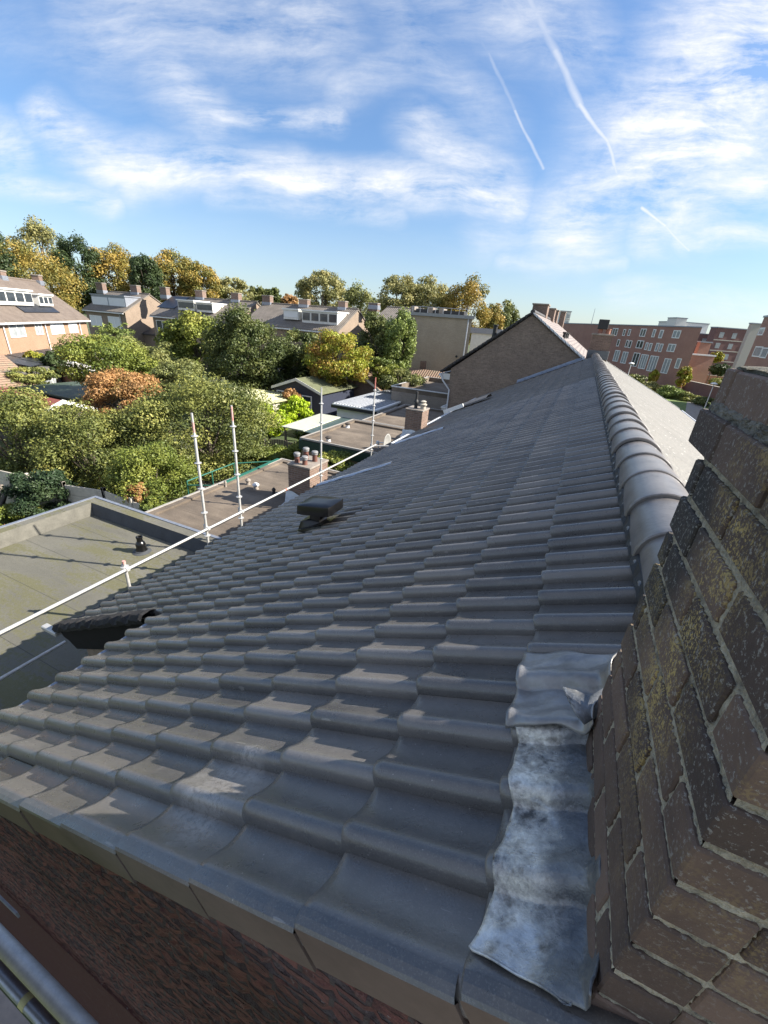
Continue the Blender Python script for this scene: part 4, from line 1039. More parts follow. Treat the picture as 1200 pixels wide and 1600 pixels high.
def house(name, label, cat, p0, p1, ze, zr, depth, wall, roofm, wins=(), dormers=(), chims=(), extra=None, group=None, over=.35, gable_wins=(), solar=(), pipes=()):
    p0 = np.array([p0[0], p0[1], 0.]); p1 = np.array([p1[0], p1[1], 0.]); ax = p1 - p0; L = np.linalg.norm(ax); ax /= L
    ay = np.array([-ax[1], ax[0], 0])
    if (p0 - CAM) @ ay < 0: ay = -ay
    T = np.stack([ax, ay, np.array([0, 0, 1.])], 1)
    rz = math.atan2(ax[1], ax[0]); flip = np.cross(ax, ay)[2] < 0
    t = empty(name, label, cat, tuple(p0), rz, group)
    D2 = depth / 2; g = (zr - ze) / D2
    mb = MB(); mb.prism([(0, 0, 0), (0, depth, 0), (0, depth, ze), (0, D2, zr), (0, 0, ze)], (L, 0, 0)); mb.build('wall', wall, t)
    for s in (0, 1):
        mb = MB(); y0 = -over if s == 0 else depth + over; z0 = ze - g * over
        mb.prism([(-.12, y0, z0 + .02), (-.12, D2, zr + .02), (-.12, D2, zr + .17), (-.12, y0, z0 + .16)], (L + .24, 0, 0)); mb.build('roof', roofm, t)
    mb = MB(); mb.tube([(-.12, D2, zr + .17), (L + .12, D2, zr + .17)], .11, 8); mb.build('ridge', roofm, t)
    mb = MB(); mb.box(-.1, L + .1, -over - .12, -over + .0, ze - g * over - .1, ze - g * over + .04); mb.build('gutter', GUTW, t)
    for (u0, v0, u1, v1, kd) in wins:
        xa, za = local_plane(p0, T, u0, v1); xb, zb = local_plane(p0, T, u1, v1); _, zt = local_plane(p0, T, (u0 + u1) / 2, v0)
        xm, zm = local_plane(p0, T, (u0 + u1) / 2, v1)
        xa, xb = sorted((xa, xb)); window(t, T, xa, zm, xb, zt, -.02, kd)
    for dm in dormers:
        (u0, v0, u1, v1, kd, nwin) = dm[:6]; yo = .9
        q = p0 + ay * yo; xa, _ = local_plane(q, T, u0, (v0 + v1) / 2); xb, _ = local_plane(q, T, u1, (v0 + v1) / 2)
        _, zb = local_plane(q, T, (u0 + u1) / 2, v1); _, zt = local_plane(q, T, (u0 + u1) / 2, v0); xa, xb = sorted((xa, xb))
        mb = MB(); yb = min(D2, yo + (zt - (ze + g * yo)) / g + .3)
        mb.prism([(xa, yo, zb), (xa, yo, zt), (xa, yb, zt), (xa, yb, zb)], (xb - xa, 0, 0)); d = mb.build('dormer', WHITE2 if kd != 'dark' else LEADN, t)
        mb = MB(); mb.box(xa - .12, xb + .12, yo - .15, yb, zt, zt + .14); mb.build('dormer_roof', WHITE if kd != 'dark' else LEADN, d)
        ww = (xb - xa) / nwin
        for i in range(nwin):
            m_ = MB(); m_.box(xa + ww * i + .12, xa + ww * (i + 1) - .12, yo - .03, yo + .01, zb + .25 * (zt - zb), zt - .15 * (zt - zb)); m_.build('pane', SHUT if kd in ('shutter', 'dark') else GLASS, d)
    for (u, vtop, w) in chims:
        q = p0 + ay * D2; x, zt = local_plane(q, T, u, vtop); w = w * 1.0
        mb = MB(); mb.box(x - w / 2, x + w / 2, D2 - .35, D2 + .35, zr - .4, zt); c = mb.build('chimney', BK_CHI, t)
        mb = MB(); mb.bbox(x - w / 2 - .06, x + w / 2 + .06, D2 - .41, D2 + .41, zt, zt + .12, .02); mb.build('cap_slab', CAPC, c)
        mb = MB(); mb.box(x - w / 2 - .05, x + w / 2 + .05, D2 - .40, D2 + .40, zr - .2, zr + .28); mb.build('lead_flashing', LEADN, c)
    for (u0, v0, u1, v1) in solar:
        q = p0 + ay * (D2 * .5); x0, _ = local_plane(q, T, u0, v0); x1, _ = local_plane(q, T, u1, v0); x0, x1 = sorted((x0, x1))
        _, za = local_plane(q, T, (u0 + u1) / 2, v1); _, zb = local_plane(q, T, (u0 + u1) / 2, v0)
        ya = min(max((za - ze) / g, .3), D2 - 1.2); yb = min(max((zb - ze) / g, ya + .9), D2 - .1)
        mb = MB(); mb.prism([(x0, ya, ze + g * ya + .20), (x0, yb, ze + g * yb + .20), (x0, yb, ze + g * yb + .26), (x0, ya, ze + g * ya + .26)], (x1 - x0, 0, 0)); mb.build('solar_panel', SOLAR, t)
    for u in pipes:
        x, _ = local_plane(p0, T, u, 520); mb = MB(); mb.tube([(x, -over, ze - .2), (x, -.08, ze - .55), (x, -.08, 0)], .055, 8); mb.build('downpipe', GUTW, t)
    if extra: extra(t, p0, T, L)
    return t, p0, T
HG = 'brick houses across the gardens'
pa, pb = atz(0, 498, 6.0), atz(133, 496, 6.0); dirA = (pb - pa) / np.linalg.norm(pb - pa)
def extA(t, p0, T, L):
    # ground floor extension with solar panels and conservatory
    mb = MB(); mb.box(4, L - 1, -4.6, -.01, 0, 2.75); e = mb.build('extension', WHITE2, t)
    mb = MB(); mb.box(3.9, L - .9, -4.75, -.01, 2.75, 2.95); mb.build('extension_roof', BIT, e)
    for i in range(6):
        mb = MB(); x = 6 + i * 1.9
        mb.prism([(x, -4.3, 3.05), (x, -2.7, 3.35), (x, -2.7, 3.41), (x, -4.3, 3.11)], (1.75, 0, 0)); mb.build('solar_panel', SOLAR, e)
    for i in range(4):
        mb = MB(); x = 8 + i * 2.2
        mb.prism([(x, -2.2, 3.05), (x, -.7, 3.35), (x, -.7, 3.41), (x, -2.2, 3.11)], (2.0, 0, 0)); mb.build('solar_panel', SOLAR, e)
    for i in range(5):
        mb = MB(); x = 5 + i * 1.5; mb.box(x, x + 1.25, -4.65, -4.6, .9, 2.3); mb.build('window', GLASSL, e)
house('brick_house', 'sunlit orange brick house at the left edge with broad white dormer', 'house', pa - dirA * 12, pb, 5.95, 9.2, 8.5, BK_TAN, TL_BRN, group=HG,
      wins=[(17, 503, 41, 527, 'curtain'), (57, 502, 68, 523, 'curtain'), (81, 501, 101, 522, 'shutter'), (109, 501, 122, 520, 'shutter')],
      dormers=[(-40, 452, 50, 476, 'glass', 6), (61, 462, 82, 478, 'glass', 3)], chims=[(-2, 424, .9), (57, 431, .8)], solar=[(2, 478, 62, 490)], pipes=(6, 72, 126), extra=extA)
def extB(t, p0, T, L):
    mb = MB(); mb.box(L - .1, L + 4.5, 2.5, 8, 0, 3.6); e = mb.build('extension', BK_BRN, t)
    mb = MB(); mb.prism([(L - .1, 2.2, 3.6), (L - .1, 8, 5.8), (L - .1, 8, 6.0), (L - .1, 2.2, 3.8)], (4.9, 0, 0)); mb.build('extension_roof', TL_DRK, e)
house('brick_house', 'brown brick house with one long shuttered grey dormer, second from the left', 'house', aty(133, 482, 45), aty(195, 487, 45), 6.6, 9.15, 9, BK_BRN, TL_GRY, group=HG,
      wins=[(144, 493, 162, 511, 'shutter'), (172, 495, 190, 512, 'shutter')], dormers=[(144, 462, 196, 482, 'dark', 2)], chims=[(157, 443, 1.6), (211, 447, 1.5)], pipes=(193,), extra=extB)
def extC(t, p0, T, L):
    mb = MB()
house('brick_house', 'brown brick house with two small white dormers and dark solar panels', 'house', aty(238, 492, 45), aty(366, 501.5, 45), 6.6, 9.05, 9, BK_BRN, TL_GRY, group=HG,
      wins=[(247, 501, 265, 520, 'glass'), (251, 530, 267, 545, 'glass')], dormers=[(278, 470, 303, 485, 'glass', 1), (307, 474, 332, 488, 'glass', 1)], chims=[(257, 450, 1.3), (313, 455, 1.4), (369, 459, 1.3)], solar=[(250, 463, 277, 484)])
house('brick_house', 'long brown roofed house with wide white dormer behind the round dark tree', 'house', aty(380, 505, 45), aty(529, 517, 45), 6.6, 9.0, 9, BK_BRN, TL_GRY, group=HG,
      wins=[(500, 522, 514, 536, 'glass')], dormers=[(443, 484, 466, 499, 'shutter', 1), (472, 487, 527, 507, 'glass', 4)], chims=[(418, 463, 1.3), (476, 469, 1.3), (536, 472, 1.0)])
# small tiled house left of the big wall
house('brick_house', 'low house with white upper windows squeezed between trees and the large plain wall', 'house', aty(583, 497, 47), aty(640, 500, 47), 7.9, 9.5, 8, BK_BEI, TL_GRY, group=HG,
      wins=[(588, 499, 612, 510, 'curtain')], chims=[(585, 475, 1.2)])

# E: large plain brick block
def block_e():
    a = aty(632, 492, 45); b_ = aty(738, 498, 45); zt = 8.85
    t = empty('apartment_block', 'large beige brick block with a blank wall, dark boxes and chimneys on its flat roof', 'building', (a[0], 45, 0))
    L = b_[0] - a[0]
    k_ = b_[0] / 45; mb = MB(); mb.prism([(0, 0, 0), (L, 0, 0), (L + 8 * k_ - .2, 8, 0), (0, 8, 0)], (0, 0, zt)); mb.build('wall', BK_BEI, t)
    mb = MB(); mb.prism([(-.2, -.2, zt), (L + .25, -.2, zt), (L + 8 * k_, 8.1, zt), (-.2, 8.1, zt)], (0, 0, .3)); mb.build('roof_edge', plain('grey_trim', (.30, .30, .29), .6, .1), t)
    mb = MB(); mb.tube([(L - .35, -.08, zt), (L - .35, -.08, 0)], .07, 8); mb.build('downpipe', GUTW, t)
    for (u0, u1, v, m_, nm) in ((650, 668, 482, BLACKM, 'roof_box'), (677, 686, 484, BLACKM, 'roof_box'), (694, 726, 485, BLACKM, 'roof_box'), (668, 677, 480, BK_GRY, 'chimney'), (686, 694, 482, BK_GRY, 'chimney'), (642, 648, 478, BK_GRY, 'chimney')):
        p = aty(u0, v, 47); q = aty(u1, v, 47); mb = MB(); mb.bbox(p[0] - a[0], q[0] - a[0], 2, 3.2, zt + .3, p[2], .03); mb.build(nm, m_, t)
    mb = MB(); z_ = aty(700, 484, 46)[2] ; mb.tube([(.5, 1, zt + .9), (L, 1, zt + .9)], .03, 6)
    for i in range(9): mb.tube([(.5 + (L - .5) * i / 8, 1, zt + .2), (.5 + (L - .5) * i / 8, 1, zt + .9)], .025, 6)
    mb.build('roof_rail', GALVD, t)
    mb = MB(); p = aty(713, 557, 44.9); mb.tube([(p[0] - a[0], -.02, p[2]), (p[0] - a[0], -.14, p[2])], .12, 10); mb.build('wall_vent', BLACKM, t)
block_e()
p = aty(738, 514, 62); q = aty(782, 518, 62)
t = empty('white_building', 'plain white flat roofed building between the beige block and the dark gable', 'building', (p[0], 62, 0))
mb = MB(); mb.box(0, q[0] - p[0], 0, 10, 0, p[2] - .5); mb.build('wall', WHITE2, t); mb = MB(); mb.box(-.2, q[0] - p[0] + .2, -.2, 10, p[2] - .5, p[2] + .2); mb.build('roof_edge', LEADN, t)

# =================================================================== GARDEN BUILDINGS
def shed(name, label, cat, x0, x1, y0, y1, ze, zr, wall, roofm, axis='x', over=.25, group=None, wins=(), door=None, trim=None):
    t = empty(name, label, cat, (x0, y0, 0), 0, group); L, D = x1 - x0, y1 - y0
    mb = MB()
    if zr is None:
        mb.box(0, L, 0, D, 0, ze); mb.build('wall', wall, t)
        mb = MB(); mb.bbox(-over, L + over, -over, D + over, ze, ze + .14, .02); mb.build('roof', roofm, t)
    elif axis == 'x':     # ridge along x
        mb.prism([(0, 0, 0), (0, D, 0), (0, D, ze), (0, D / 2, zr), (0, 0, ze)], (L, 0, 0)); mb.build('wall', wall, t); g = (zr - ze) / (D / 2)
        for s in (0, 1):
            mb = MB(); y_ = -over if s == 0 else D + over; mb.prism([(-over, y_, ze - g * over + .02), (-over, D / 2, zr + .02), (-over, D / 2, zr + .12), (-over, y_, ze - g * over + .10)], (L + 2 * over, 0, 0)); mb.build('roof', roofm, t)
    else:
        mb.prism([(0, 0, 0), (L, 0, 0), (L, 0, ze), (L / 2, 0, zr), (0, 0, ze)], (0, D, 0)); mb.build('wall', wall, t); g = (zr - ze) / (L / 2)
        for s in (0, 1):
            mb = MB(); x_ = -over if s == 0 else L + over; mb.prism([(x_, -over, ze - g * over + .02), (L / 2, -over, zr + .02), (L / 2, -over, zr + .12), (x_, -over, ze - g * over + .10)], (0, D + 2 * over, 0)); mb.build('roof', roofm, t)
            if trim:
                mb = MB(); mb.prism([(x_, -over - .03, ze - g * over - .08), (L / 2, -over - .03, zr - .08), (L / 2, -over - .03, zr + .14), (x_, -over - .03, ze - g * over + .12)], (0, .03, 0)); mb.build('verge_board', trim, t)
    for w in wins: window(t, None, *w)
    return t
SG = 'sheds and small buildings in the back gardens'
NAVY = plain('navy_boards', (.022, .028, .05), .6, .25, 5)
PLAST = plain('corrugated_yellowish_sheet', (.42, .42, .24), .5, .2, 3)
CANO = plain('translucent_sheet', (.52, .54, .44), .3, .15, 3)
t = shed('shed', 'navy blue wooden shed with mossy green roof and white framed windows', 'shed', -21.6, -17.4, 27.2, 32.5, 2.75, 3.5, NAVY, MOSSR, 'y', group=SG, trim=WHITE2, wins=[(1.3, 1.3, 2.2, 2.4, -.02), (2.5, 1.3, 3.4, 2.4, -.02), (.1, 1.0, .8, 2.5, -.02)])
shed('shed', 'long low brown roofed building behind the navy shed', 'shed', -28, -21, 31.0, 36, 2.7, 3.4, WHITE2, TL_GRY, 'x', group=SG, wins=[(1.0, 1.0, 1.9, 2.0, -.02)])
t = shed('garage', 'pale garage with yellowish corrugated roof behind the spreading olive tree', 'garage', -24.8, -19.5, 23.6, 26.9, 2.15, None, CONC, PLAST, group=SG)
mb = MB()
for i in range(27): mb.tube([(-.2 + i * .21, -.25, 2.30), (-.2 + i * .21, 3.5, 2.30)], .05, 6, cap=False)
mb.build('roof_corrugation', PLAST, t)
t = shed('garden_house', 'small brown brick garden house with tiled roof and slim chimney, right of the navy shed', 'garden house', -19.2, -14.6, 33.0, 38, 2.3, 3.7, BK_CHI, TL_SHED, 'y', group=SG, trim=WHITE2, wins=[(.5, .9, 1.1, 1.9, -.02), (3.3, .9, 3.9, 1.9, -.02)])
mb = MB(); mb.box(1.1, 1.55, -.45, -.01, 0, 4.0); c = mb.build('chimney', BK_CHI, t); mb = MB(); mb.bbox(1.04, 1.61, -.5, .04, 4.0, 4.1, .02); mb.build('cap_slab', CAPC, c)
t = shed('garden_house', 'tiny brown roofed garden house under the large beige brick wall', 'garden house', -16.6, -12.8, 41, 46, 2.3, 3.6, WHITE2, TL_SHED, 'x', group=SG)
mb = MB(); mb.box(1.1, 1.6, 2.6, 3.1, 3.0, 4.5); mb.build('chimney', BK_CHI, t)
shed('shed', 'pinkish brick outbuilding with brown tiled roof at the left edge', 'shed', -42, -35.5, 12.5, 17.4, 2.2, 3.7, plain('pink_brick', (.36, .24, .19), .9, .2, 6), TL_SHED, 'y', group=SG)
shed('shed', 'little dark brick gable shed below the bright green bushy tree', 'shed', -41.0, -36.6, 21.3, 25, 2.0, 3.2, plain('dark_red_brick', (.17, .085, .065), .9, .25, 9), plain('shed_roof_white', (.5, .48, .45), .8, .1), 'y', group=SG, trim=WHITE2)
t = shed('shed', 'low shed with worn red roof and white gable boards', 'shed', -36, -26.0, 12.3, 15.3, 2.1, 2.65, DWOOD, plain('red_felt_roof', (.24, .07, .05), .85, .25, 3), 'x', group=SG)
mb = MB(); mb.prism([(10.27, -.25, 1.93), (10.27, 1.5, 2.6), (10.27, 3.25, 1.93), (10.27, 3.25, 2.14), (10.27, 1.5, 2.82), (10.27, -.25, 2.14)], (.05, 0, 0)); mb.build('verge_board', WHITE, t)
shed('canopy', 'flat dark green tarpaulin roof beside the red roofed shed', 'canopy', -35.0, -29.0, 16.4, 20.4, 2.0, None, DWOOD, plain('green_tarpaulin', (.06, .085, .06), .6, .3, 2), group=SG)
t = shed('canopy', 'white canopy with ribbed top and white boarded front', 'canopy', -14.9, -12.0, 25.4, 34.0, 2.45, None, WHITE, WHITE, group=SG)
mb = MB()
for i in range(15): mb.box(-.2 + i * .22, -.13 + i * .22, -.2, 8.8, 2.58, 2.64)
mb.build('roof_rib', LEADN, t); mb = MB(); mb.box(-.3, 3.2, -.33, -.2, 2.3, 2.5); mb.build('edge_board', BLACKM, t)
t = empty('canopy', 'translucent greenish veranda roof between the lime bush and the flat roofs', 'canopy', (-14.5, 18.6, 0), 0, SG)
mb = MB(); mb.prism([(0, 0, 2.2), (1.5, 0, 2.2), (1.5, 0, 2.26), (0, 0, 2.26)], (0, 4.0, .1)); mb.build('roof', CANO, t)
mb = MB(); mb.prism([(1.55, 0, 2.15), (3.3, 0, 2.15), (3.3, 0, 2.21), (1.55, 0, 2.21)], (0, 4.3, .1)); mb.build('roof', plain('dark_green_sheet', (.06, .09, .085), .4, .2, 3), t)
for (x, yy) in ((.1, .1), (3.1, .1), (.1, 3.8), (3.1, 4.0)):
    mb = MB(); mb.box(x, x + .1, yy, yy + .1, 0, 2.2); mb.build('post', WOOD, t)

# grey brick annex with a sunken flat roof
def flat_roof(name, label, x0, x1, y0, y1, h, wall, par=.22, trimm=None, group='flat roofed extensions and garages', pw=.22, roofm=None):
    t = empty(name, label, 'extension', (x0, y0, 0), 0, group); L, D = x1 - x0, y1 - y0
    mb = MB(); mb.box(0, L, 0, D, 0, h - .02); mb.build('wall', wall, t)
    mb = MB(); mb.box(.01, L - .01, .01, D - .01, h - .02, h); mb.build('roof', roofm or BIT, t)
    mb = MB(); i = pw
    for (a, b_, c_, d_) in ((0, L, 0, i), (0, L, D - i, D), (0, i, i, D - i), (L - i, L, i, D - i)):
        mb.box(a, b_, c_, d_, h - .01, h + par)
    mb.build('parapet', roofm or BIT, t)
    mb = MB(); e = .05
    for (a, b_, c_, d_) in ((-e, L + e, -e, .03), (-e, L + e, D - .03, D + e), (-e, .03, .03, D - .03), (L - .03, L + e, .03, D - .03)):
        mb.box(a, b_, c_, d_, h + par - .06, h + par + .015)
    mb.build('roof_trim', trimm or LEADN, t)
    return t
def bitmat(name, c0, c1, c2, moss=None, streak=True):
    m, nt, b, P, tc = material(name)
    f = nt.noise(P, .6, 5, .6); mp = nt.n('ShaderNodeMapping'); nt.l(P, mp.inputs[0]); mp.inputs['Scale'].default_value = (.35, 1.6, 1)
    g = nt.noise(mp.outputs[0], 1.2, 6, .65, .4); f2 = nt.noise(P, 18, 5, .7); fine = nt.noise(P, 160, 2, .6)
    c = nt.ramp(nt.m('ADD', nt.m('MULTIPLY', f, .5), nt.m('MULTIPLY', g, .5)), [(.33, c0), (.5, c1), (.66, c2)])
    if moss: c = nt.mix(nt.rng(nt.m('ADD', nt.m('MULTIPLY', g, .65), nt.m('MULTIPLY', f2, .35)), .48, .55, 0, .8), c, c4(moss))
    c = nt.mix(nt.rng(f2, .58, .75, 0, .5), c, c4(tuple(x * .5 for x in c0)))
    sp = nt.n('ShaderNodeSeparateXYZ'); nt.l(P, sp.inputs[0])
    seam = nt.m('LESS_THAN', nt.m('FRACT', nt.m('ADD', nt.m('DIVIDE', sp.outputs[1], .95), .13)), .012)
    c = nt.mix(nt.m('MULTIPLY', seam, .6), c, c4(tuple(x * .35 for x in c0)))
    c = nt.mix(nt.rng(fine, .55, .75, 0, .5), c, c4(tuple(min(1, x * 1.7) for x in c2)))
    nt.l(c, b.inputs['Base Color']); b.inputs['Roughness'].default_value = .9; bump(nt, b, nt.m('ADD', f2, nt.m('ADD', nt.m('MULTIPLY', fine, .5), nt.m('MULTIPLY', seam, 1.5))), .5, .012); return m
BIT1 = bitmat('slate_chip_bitumen', (.085, .082, .066), (.125, .12, .098), (.17, .162, .135), moss=(.105, .10, .04))
BIT2 = bitmat('brown_bitumen', (.06, .048, .038), (.13, .103, .078), (.22, .178, .135))
BITU = plain('dark_bitumen_upstand', (.05, .055, .062), .8, .25, 4, bmp=.3)
t = flat_roof('flat_roof_extension', 'nearest flat roof, grey mineral felt with moss, running under the tile eaves', -10.75, -3.25, .42, 5.95, 3.0, BK_BRN, par=.30, group=None, roofm=BIT1, pw=.26)
mb = MB(); mb.add([(.26, 5.18, 3.004), (7.3, 5.18, 3.004), (7.3, 5.265, 3.30), (.26, 5.265, 3.30)], [(0, 1, 2, 3)])
mb.build('upstand_felt', BITU, t)
mb = MB(); mb.add([(.36, .27, 3.004), (.36, 5.18, 3.004), (.262, 5.25, 3.30), (.262, .27, 3.30)], [(0, 1, 2, 3)]); mb.build('upstand_felt', plain('grey_upstand_felt', (.11, .105, .088), .9, .3, 4, bmp=.3), t)
pb_ = atz(222, 862, 3.0)
t = empty('vent_pipe', 'black stepped plastic vent pipe standing on the nearest flat roof', 'vent pipe', (pb_[0], pb_[1], 3.0))
mb = MB(); mb.lathe((0, 0, 0), [(.14, 0), (.125, .03), (.10, .10), (.095, .16), (.102, .17), (.102, .19), (.085, .24), (.06, .27), (.058, .34), (.066, .345), (.068, .38), (.05, .385), (.05, .36)], 20); mb.build('pipe', BLACKP, t, smooth=35)
mb = MB(); mb.lathe((0, 0, -.0), [(.19, .004), (.14, .03), (.135, .05)], 16); mb.build('collar', BITU, t, smooth=True)
t = flat_roof('flat_roof_extension', 'long brown felt flat roof with dark fascia, left of the four pot chimney', -9.75, -5.45, 6.45, 12.45, 2.8, BK_BRN, par=.06, roofm=BIT2, trimm=plain('pale_trim', (.33, .31, .28), .6, .2))
mb = MB(); mb.box(-.08, -.01, -.08, 6.1, 2.45, 2.78); mb.box(-.01, 4.4, -.08, -.01, 2.45, 2.78); mb.build('fascia', BLACKM, t)
for uv, r in (((388, 757), .10), ((400, 764), .12), ((428, 772), .07), ((350, 760), .05)):
    q = atz(uv[0], uv[1], 2.8); q = (max(-9.5, min(-5.7, q[0])), max(6.6, min(12.2, q[1])))
    v = empty('roof_vent', {388: 'small pale roof vent on the long brown flat roof, next to the second scaffold pole', 400: 'white capped roof vent on the long brown flat roof, lowest of the pale ones', 428: 'black short pipe on the long brown flat roof, left of the four pot chimney', 350: 'tiny pale stub on the long brown flat roof, furthest left'}[uv[0]], 'roof vent', (q[0], q[1], 2.8), 0, 'vents on the flat roofs'); r *= .8
    mb = MB(); mb.lathe((0, 0, 0), [(r, 0), (r * .8, .05), (r * .7, .12)], 12); mb.build('pipe', BLACKM if uv[0] == 428 else CAPC, v, smooth=True)
    mb = MB(); mb.lathe((0, 0, .12), [(r * 1.1, 0), (r * 1.15, .04), (r * .4, .10)], 12); mb.build('cap', BLACKM if uv[0] == 428 else (GUTW if uv[0] == 400 else CAPC), v, smooth=True)
t = flat_roof('flat_roof_extension', 'brown flat roof with two small vents, beyond the four pot chimney', -10.9, -5.5, 15.4, 20.4, 2.8, BK_BRN, par=.10, roofm=BIT2, trimm=plain('pale_trim', (.33, .31, .28), .6, .2))
mb = MB(); mb.box(-.08, -.01, -.08, 5.1, 2.35, 2.8); mb.box(-.01, 5.4, -.09, -.01, 2.35, 2.8); mb.build('fascia', plain('dark_green_fascia', (.015, .04, .03), .5, .2), t)
flat_roof('flat_roof_extension', 'further brown flat roof left of the single cowl chimney', -10.4, -5.5, 20.6, 27.0, 2.8, BK_GRY, par=.10, roofm=BIT2, trimm=plain('pale_trim', (.33, .31, .28), .6, .2))
for uv, lb in (((543, 668), 'small white topped vent at the back of the flat roof with two vents'), ((513, 690), 'small white topped vent at the front of the flat roof with two vents')):
    q = atz(uv[0], uv[1], 2.8); v = empty('roof_vent', lb, 'roof vent', (q[0], q[1], 2.8), 0, 'vents on the flat roofs')
    mb = MB(); mb.lathe((0, 0, 0), [(.12, 0), (.10, .05), (.09, .16)], 12); mb.build('pipe', GUTW, v); mb = MB(); mb.lathe((0, 0, .16), [(.14, 0), (.15, .05), (.05, .10)], 12); mb.build('cap', DWOOD, v)
flat_roof('brick_annex', 'grey brick annex with sunken flat roof in front of the dark brick gable', -12.6, -7.9, 29.6, 38, 3.3, BK_GRY, par=.35, roofm=BIT2, trimm=GUTW)
t = flat_roof('flat_roof_extension', 'narrow flat roof with white sheet, between the cowl chimney and the dark gable', -7.8, -5.5, 27.1, 29.4, 3.0, WHITE2, par=.1, roofm=WHITE2, trimm=WHITE)
flat_roof('flat_roof_extension', 'strip of flat roof directly below the tile eaves', -5.44, -4.8, 6.2, 13.0, 2.9, BK_BRN, par=.08, roofm=BIT2, trimm=GUTW)

# green handrail beside the long flat roof
t = empty('handrail', 'green metal handrail at the back of the long brown flat roof', 'handrail', (-10.6, 9.4, 0))
mb = MB(); o_ = np.array([-10.6, 9.4, 0])
A_, B_, C_, D_ = [atz(u, v, 2.8) - o_ for u, v in ((292, 752), (365, 724), (437, 720), (354, 757))]
lo = np.array([0, 0, -.45])
mb.tube([A_, B_, C_], .022, 8); mb.tube([A_ + lo * .3, D_ + lo * .1], .022, 8); 
for P__ in (A_, B_, C_, (A_ + B_) / 2): mb.tube([P__, (P__[0], P__[1], 0)], .022, 8)
mb.build('rail', GREENT, t)
mb = MB(); dd = (C_ - D_) / np.linalg.norm(C_ - D_); nn = np.array([-dd[1], dd[0], 0])
mb.prism([D_ - nn * .02, D_ + nn * .10, D_ + nn * .10 + (0, 0, .09), D_ - nn * .02 + (0, 0, .09)], tuple(C_ - D_)); mb.build('edge_board', GREENT, t)

# chimneys beside the eaves
def garden_chimney(label, x0, x1, y0, y1, zb, zt, pots, cowl=False):
    t = empty('chimney', label, 'chimney', (x0, y0, zb), 0, 'brick chimneys beside the eaves'); L, D = x1 - x0, y1 - y0; H = zt - zb
    mb = MB(); mb.box(0, L, 0, D, 0, H); mb.build('stack', BK_CHI, t)
    mb = MB(); mb.bbox(-.03, L + .03, -.03, D + .03, H, H + .06, .012); mb.build('cap_slab', CAPC, t)
    mb = MB(); G = []
    for i in range(9):
        if not cowl: break
        w = i / 8; G.append([(-.06 + (L + .12) * w, -.02, 4.55 - zb - .32 + .02 * math.sin(5 * i)), (-.06 + (L + .12) * w, -.05, 4.35 - zb - .3), (-.06 + (L + .12) * w, -.28, 4.1 - zb - .12 + .03 * math.sin(3 * i))])
    if not G: G = [[(-.08 + (L + .16) * i / 8, -.03, .42 + .05 * math.sin(i)), (-.08 + (L + .16) * i / 8, -.10, .10), (-.08 + (L + .16) * i / 8, -.35, .04)] for i in range(9)]
    mb.grid(G); mb.build('lead_flashing', plain('lead_light', (.42, .46, .5), .45, .3, 6, .2, .3), t, smooth='full')
    for (px_, py_, h) in pots:
        mb = MB(); mb.lathe((px_, py_, H + .05), [(.085, 0), (.075, .05), (.07, h), (.078, h + .01)], 14); p = mb.build('chimney_pot', plain('terracotta_pot', (.13, .055, .04), .7, .25, 9), t, smooth=35)
        mb = MB(); mb.lathe((px_, py_, H + .05 + h), [(.09, 0), (.092, .05), (.10, .055), (.10, .075), (.08, .10), (.03, .11)], 14); mb.build('pot_cap', plain('weathered_cowl', (.20, .20, .20), .6, .3, 20), p, smooth=35)
    if cowl:
        mb = MB(); mb.lathe((.28, .3, H + .05), [(.07, 0), (.06, .22), (.09, .24), (.08, .30), (.05, .34), (.05, .62), (.02, .64)], 12); mb.build('cowl', BLACKM, t, smooth=35)
        mb = MB(); mb.lathe((.58, .3, H + .05), [(.11, 0), (.10, .12), (.14, .15), (.15, .20), (.08, .24), (.12, .3), (.05, .34)], 12); mb.build('cowl', plain('stone_cowl', (.38, .35, .29), .8, .2), t, smooth=35)
_a, _b = aty(450, 726, 9.2), aty(484, 735, 9.2); CHA_X0, CHA_X1, CHA_Z = _a[0], _b[0], (_a[2] + _b[2]) / 2
garden_chimney('brick chimney with four terracotta pots beside the eaves', CHA_X0, CHA_X1, 9.2, 10.15, 2.82, CHA_Z, [(.16, .22, .2), (.46, .18, .16), (.20, .62, .26), (.52, .6, .22)])
garden_chimney('brick chimney with black cowl, further along the eaves', -5.72, -5.04, 15.0, 15.75, 2.86, 4.98, [], cowl=True)

# satellite dish on its mast
q = atz(588, 716, 2.8)
t = empty('satellite_dish', 'grey satellite dish seen edge on, on a short mast above the flat roofs', 'satellite dish', (-7.3, 16.3, 2.8))
b0 = aty(603, 692, 16.3); t.location = (b0[0], 16.3, 2.8)
mb = MB(); mb.tube([(-.35, 0, 0), (-.35, 0, b0[2] - 2.8)], .035, 8); mb.build('mast', GALV, t)
mb = MB()
V = []; Fq = []
for i in range(7):
    r = .42 * i / 6
    for k in range(20):
        an = k / 20 * 2 * math.pi; V.append((-.1 + .10 * (r / .42) ** 2 + .05, r * math.cos(an) * .95, b0[2] - 2.8 + r * math.sin(an)))
for i in range(6):
    for k in range(20): Fq.append((i * 20 + k, i * 20 + (k + 1) % 20, (i + 1) * 20 + (k + 1) % 20, (i + 1) * 20 + k))
mb.add(V, Fq); o = mb.build('dish', plain('dish_grey', (.30, .30, .29), .5, .1), t, smooth='full'); o.modifiers.new('t', 'SOLIDIFY').thickness = .02
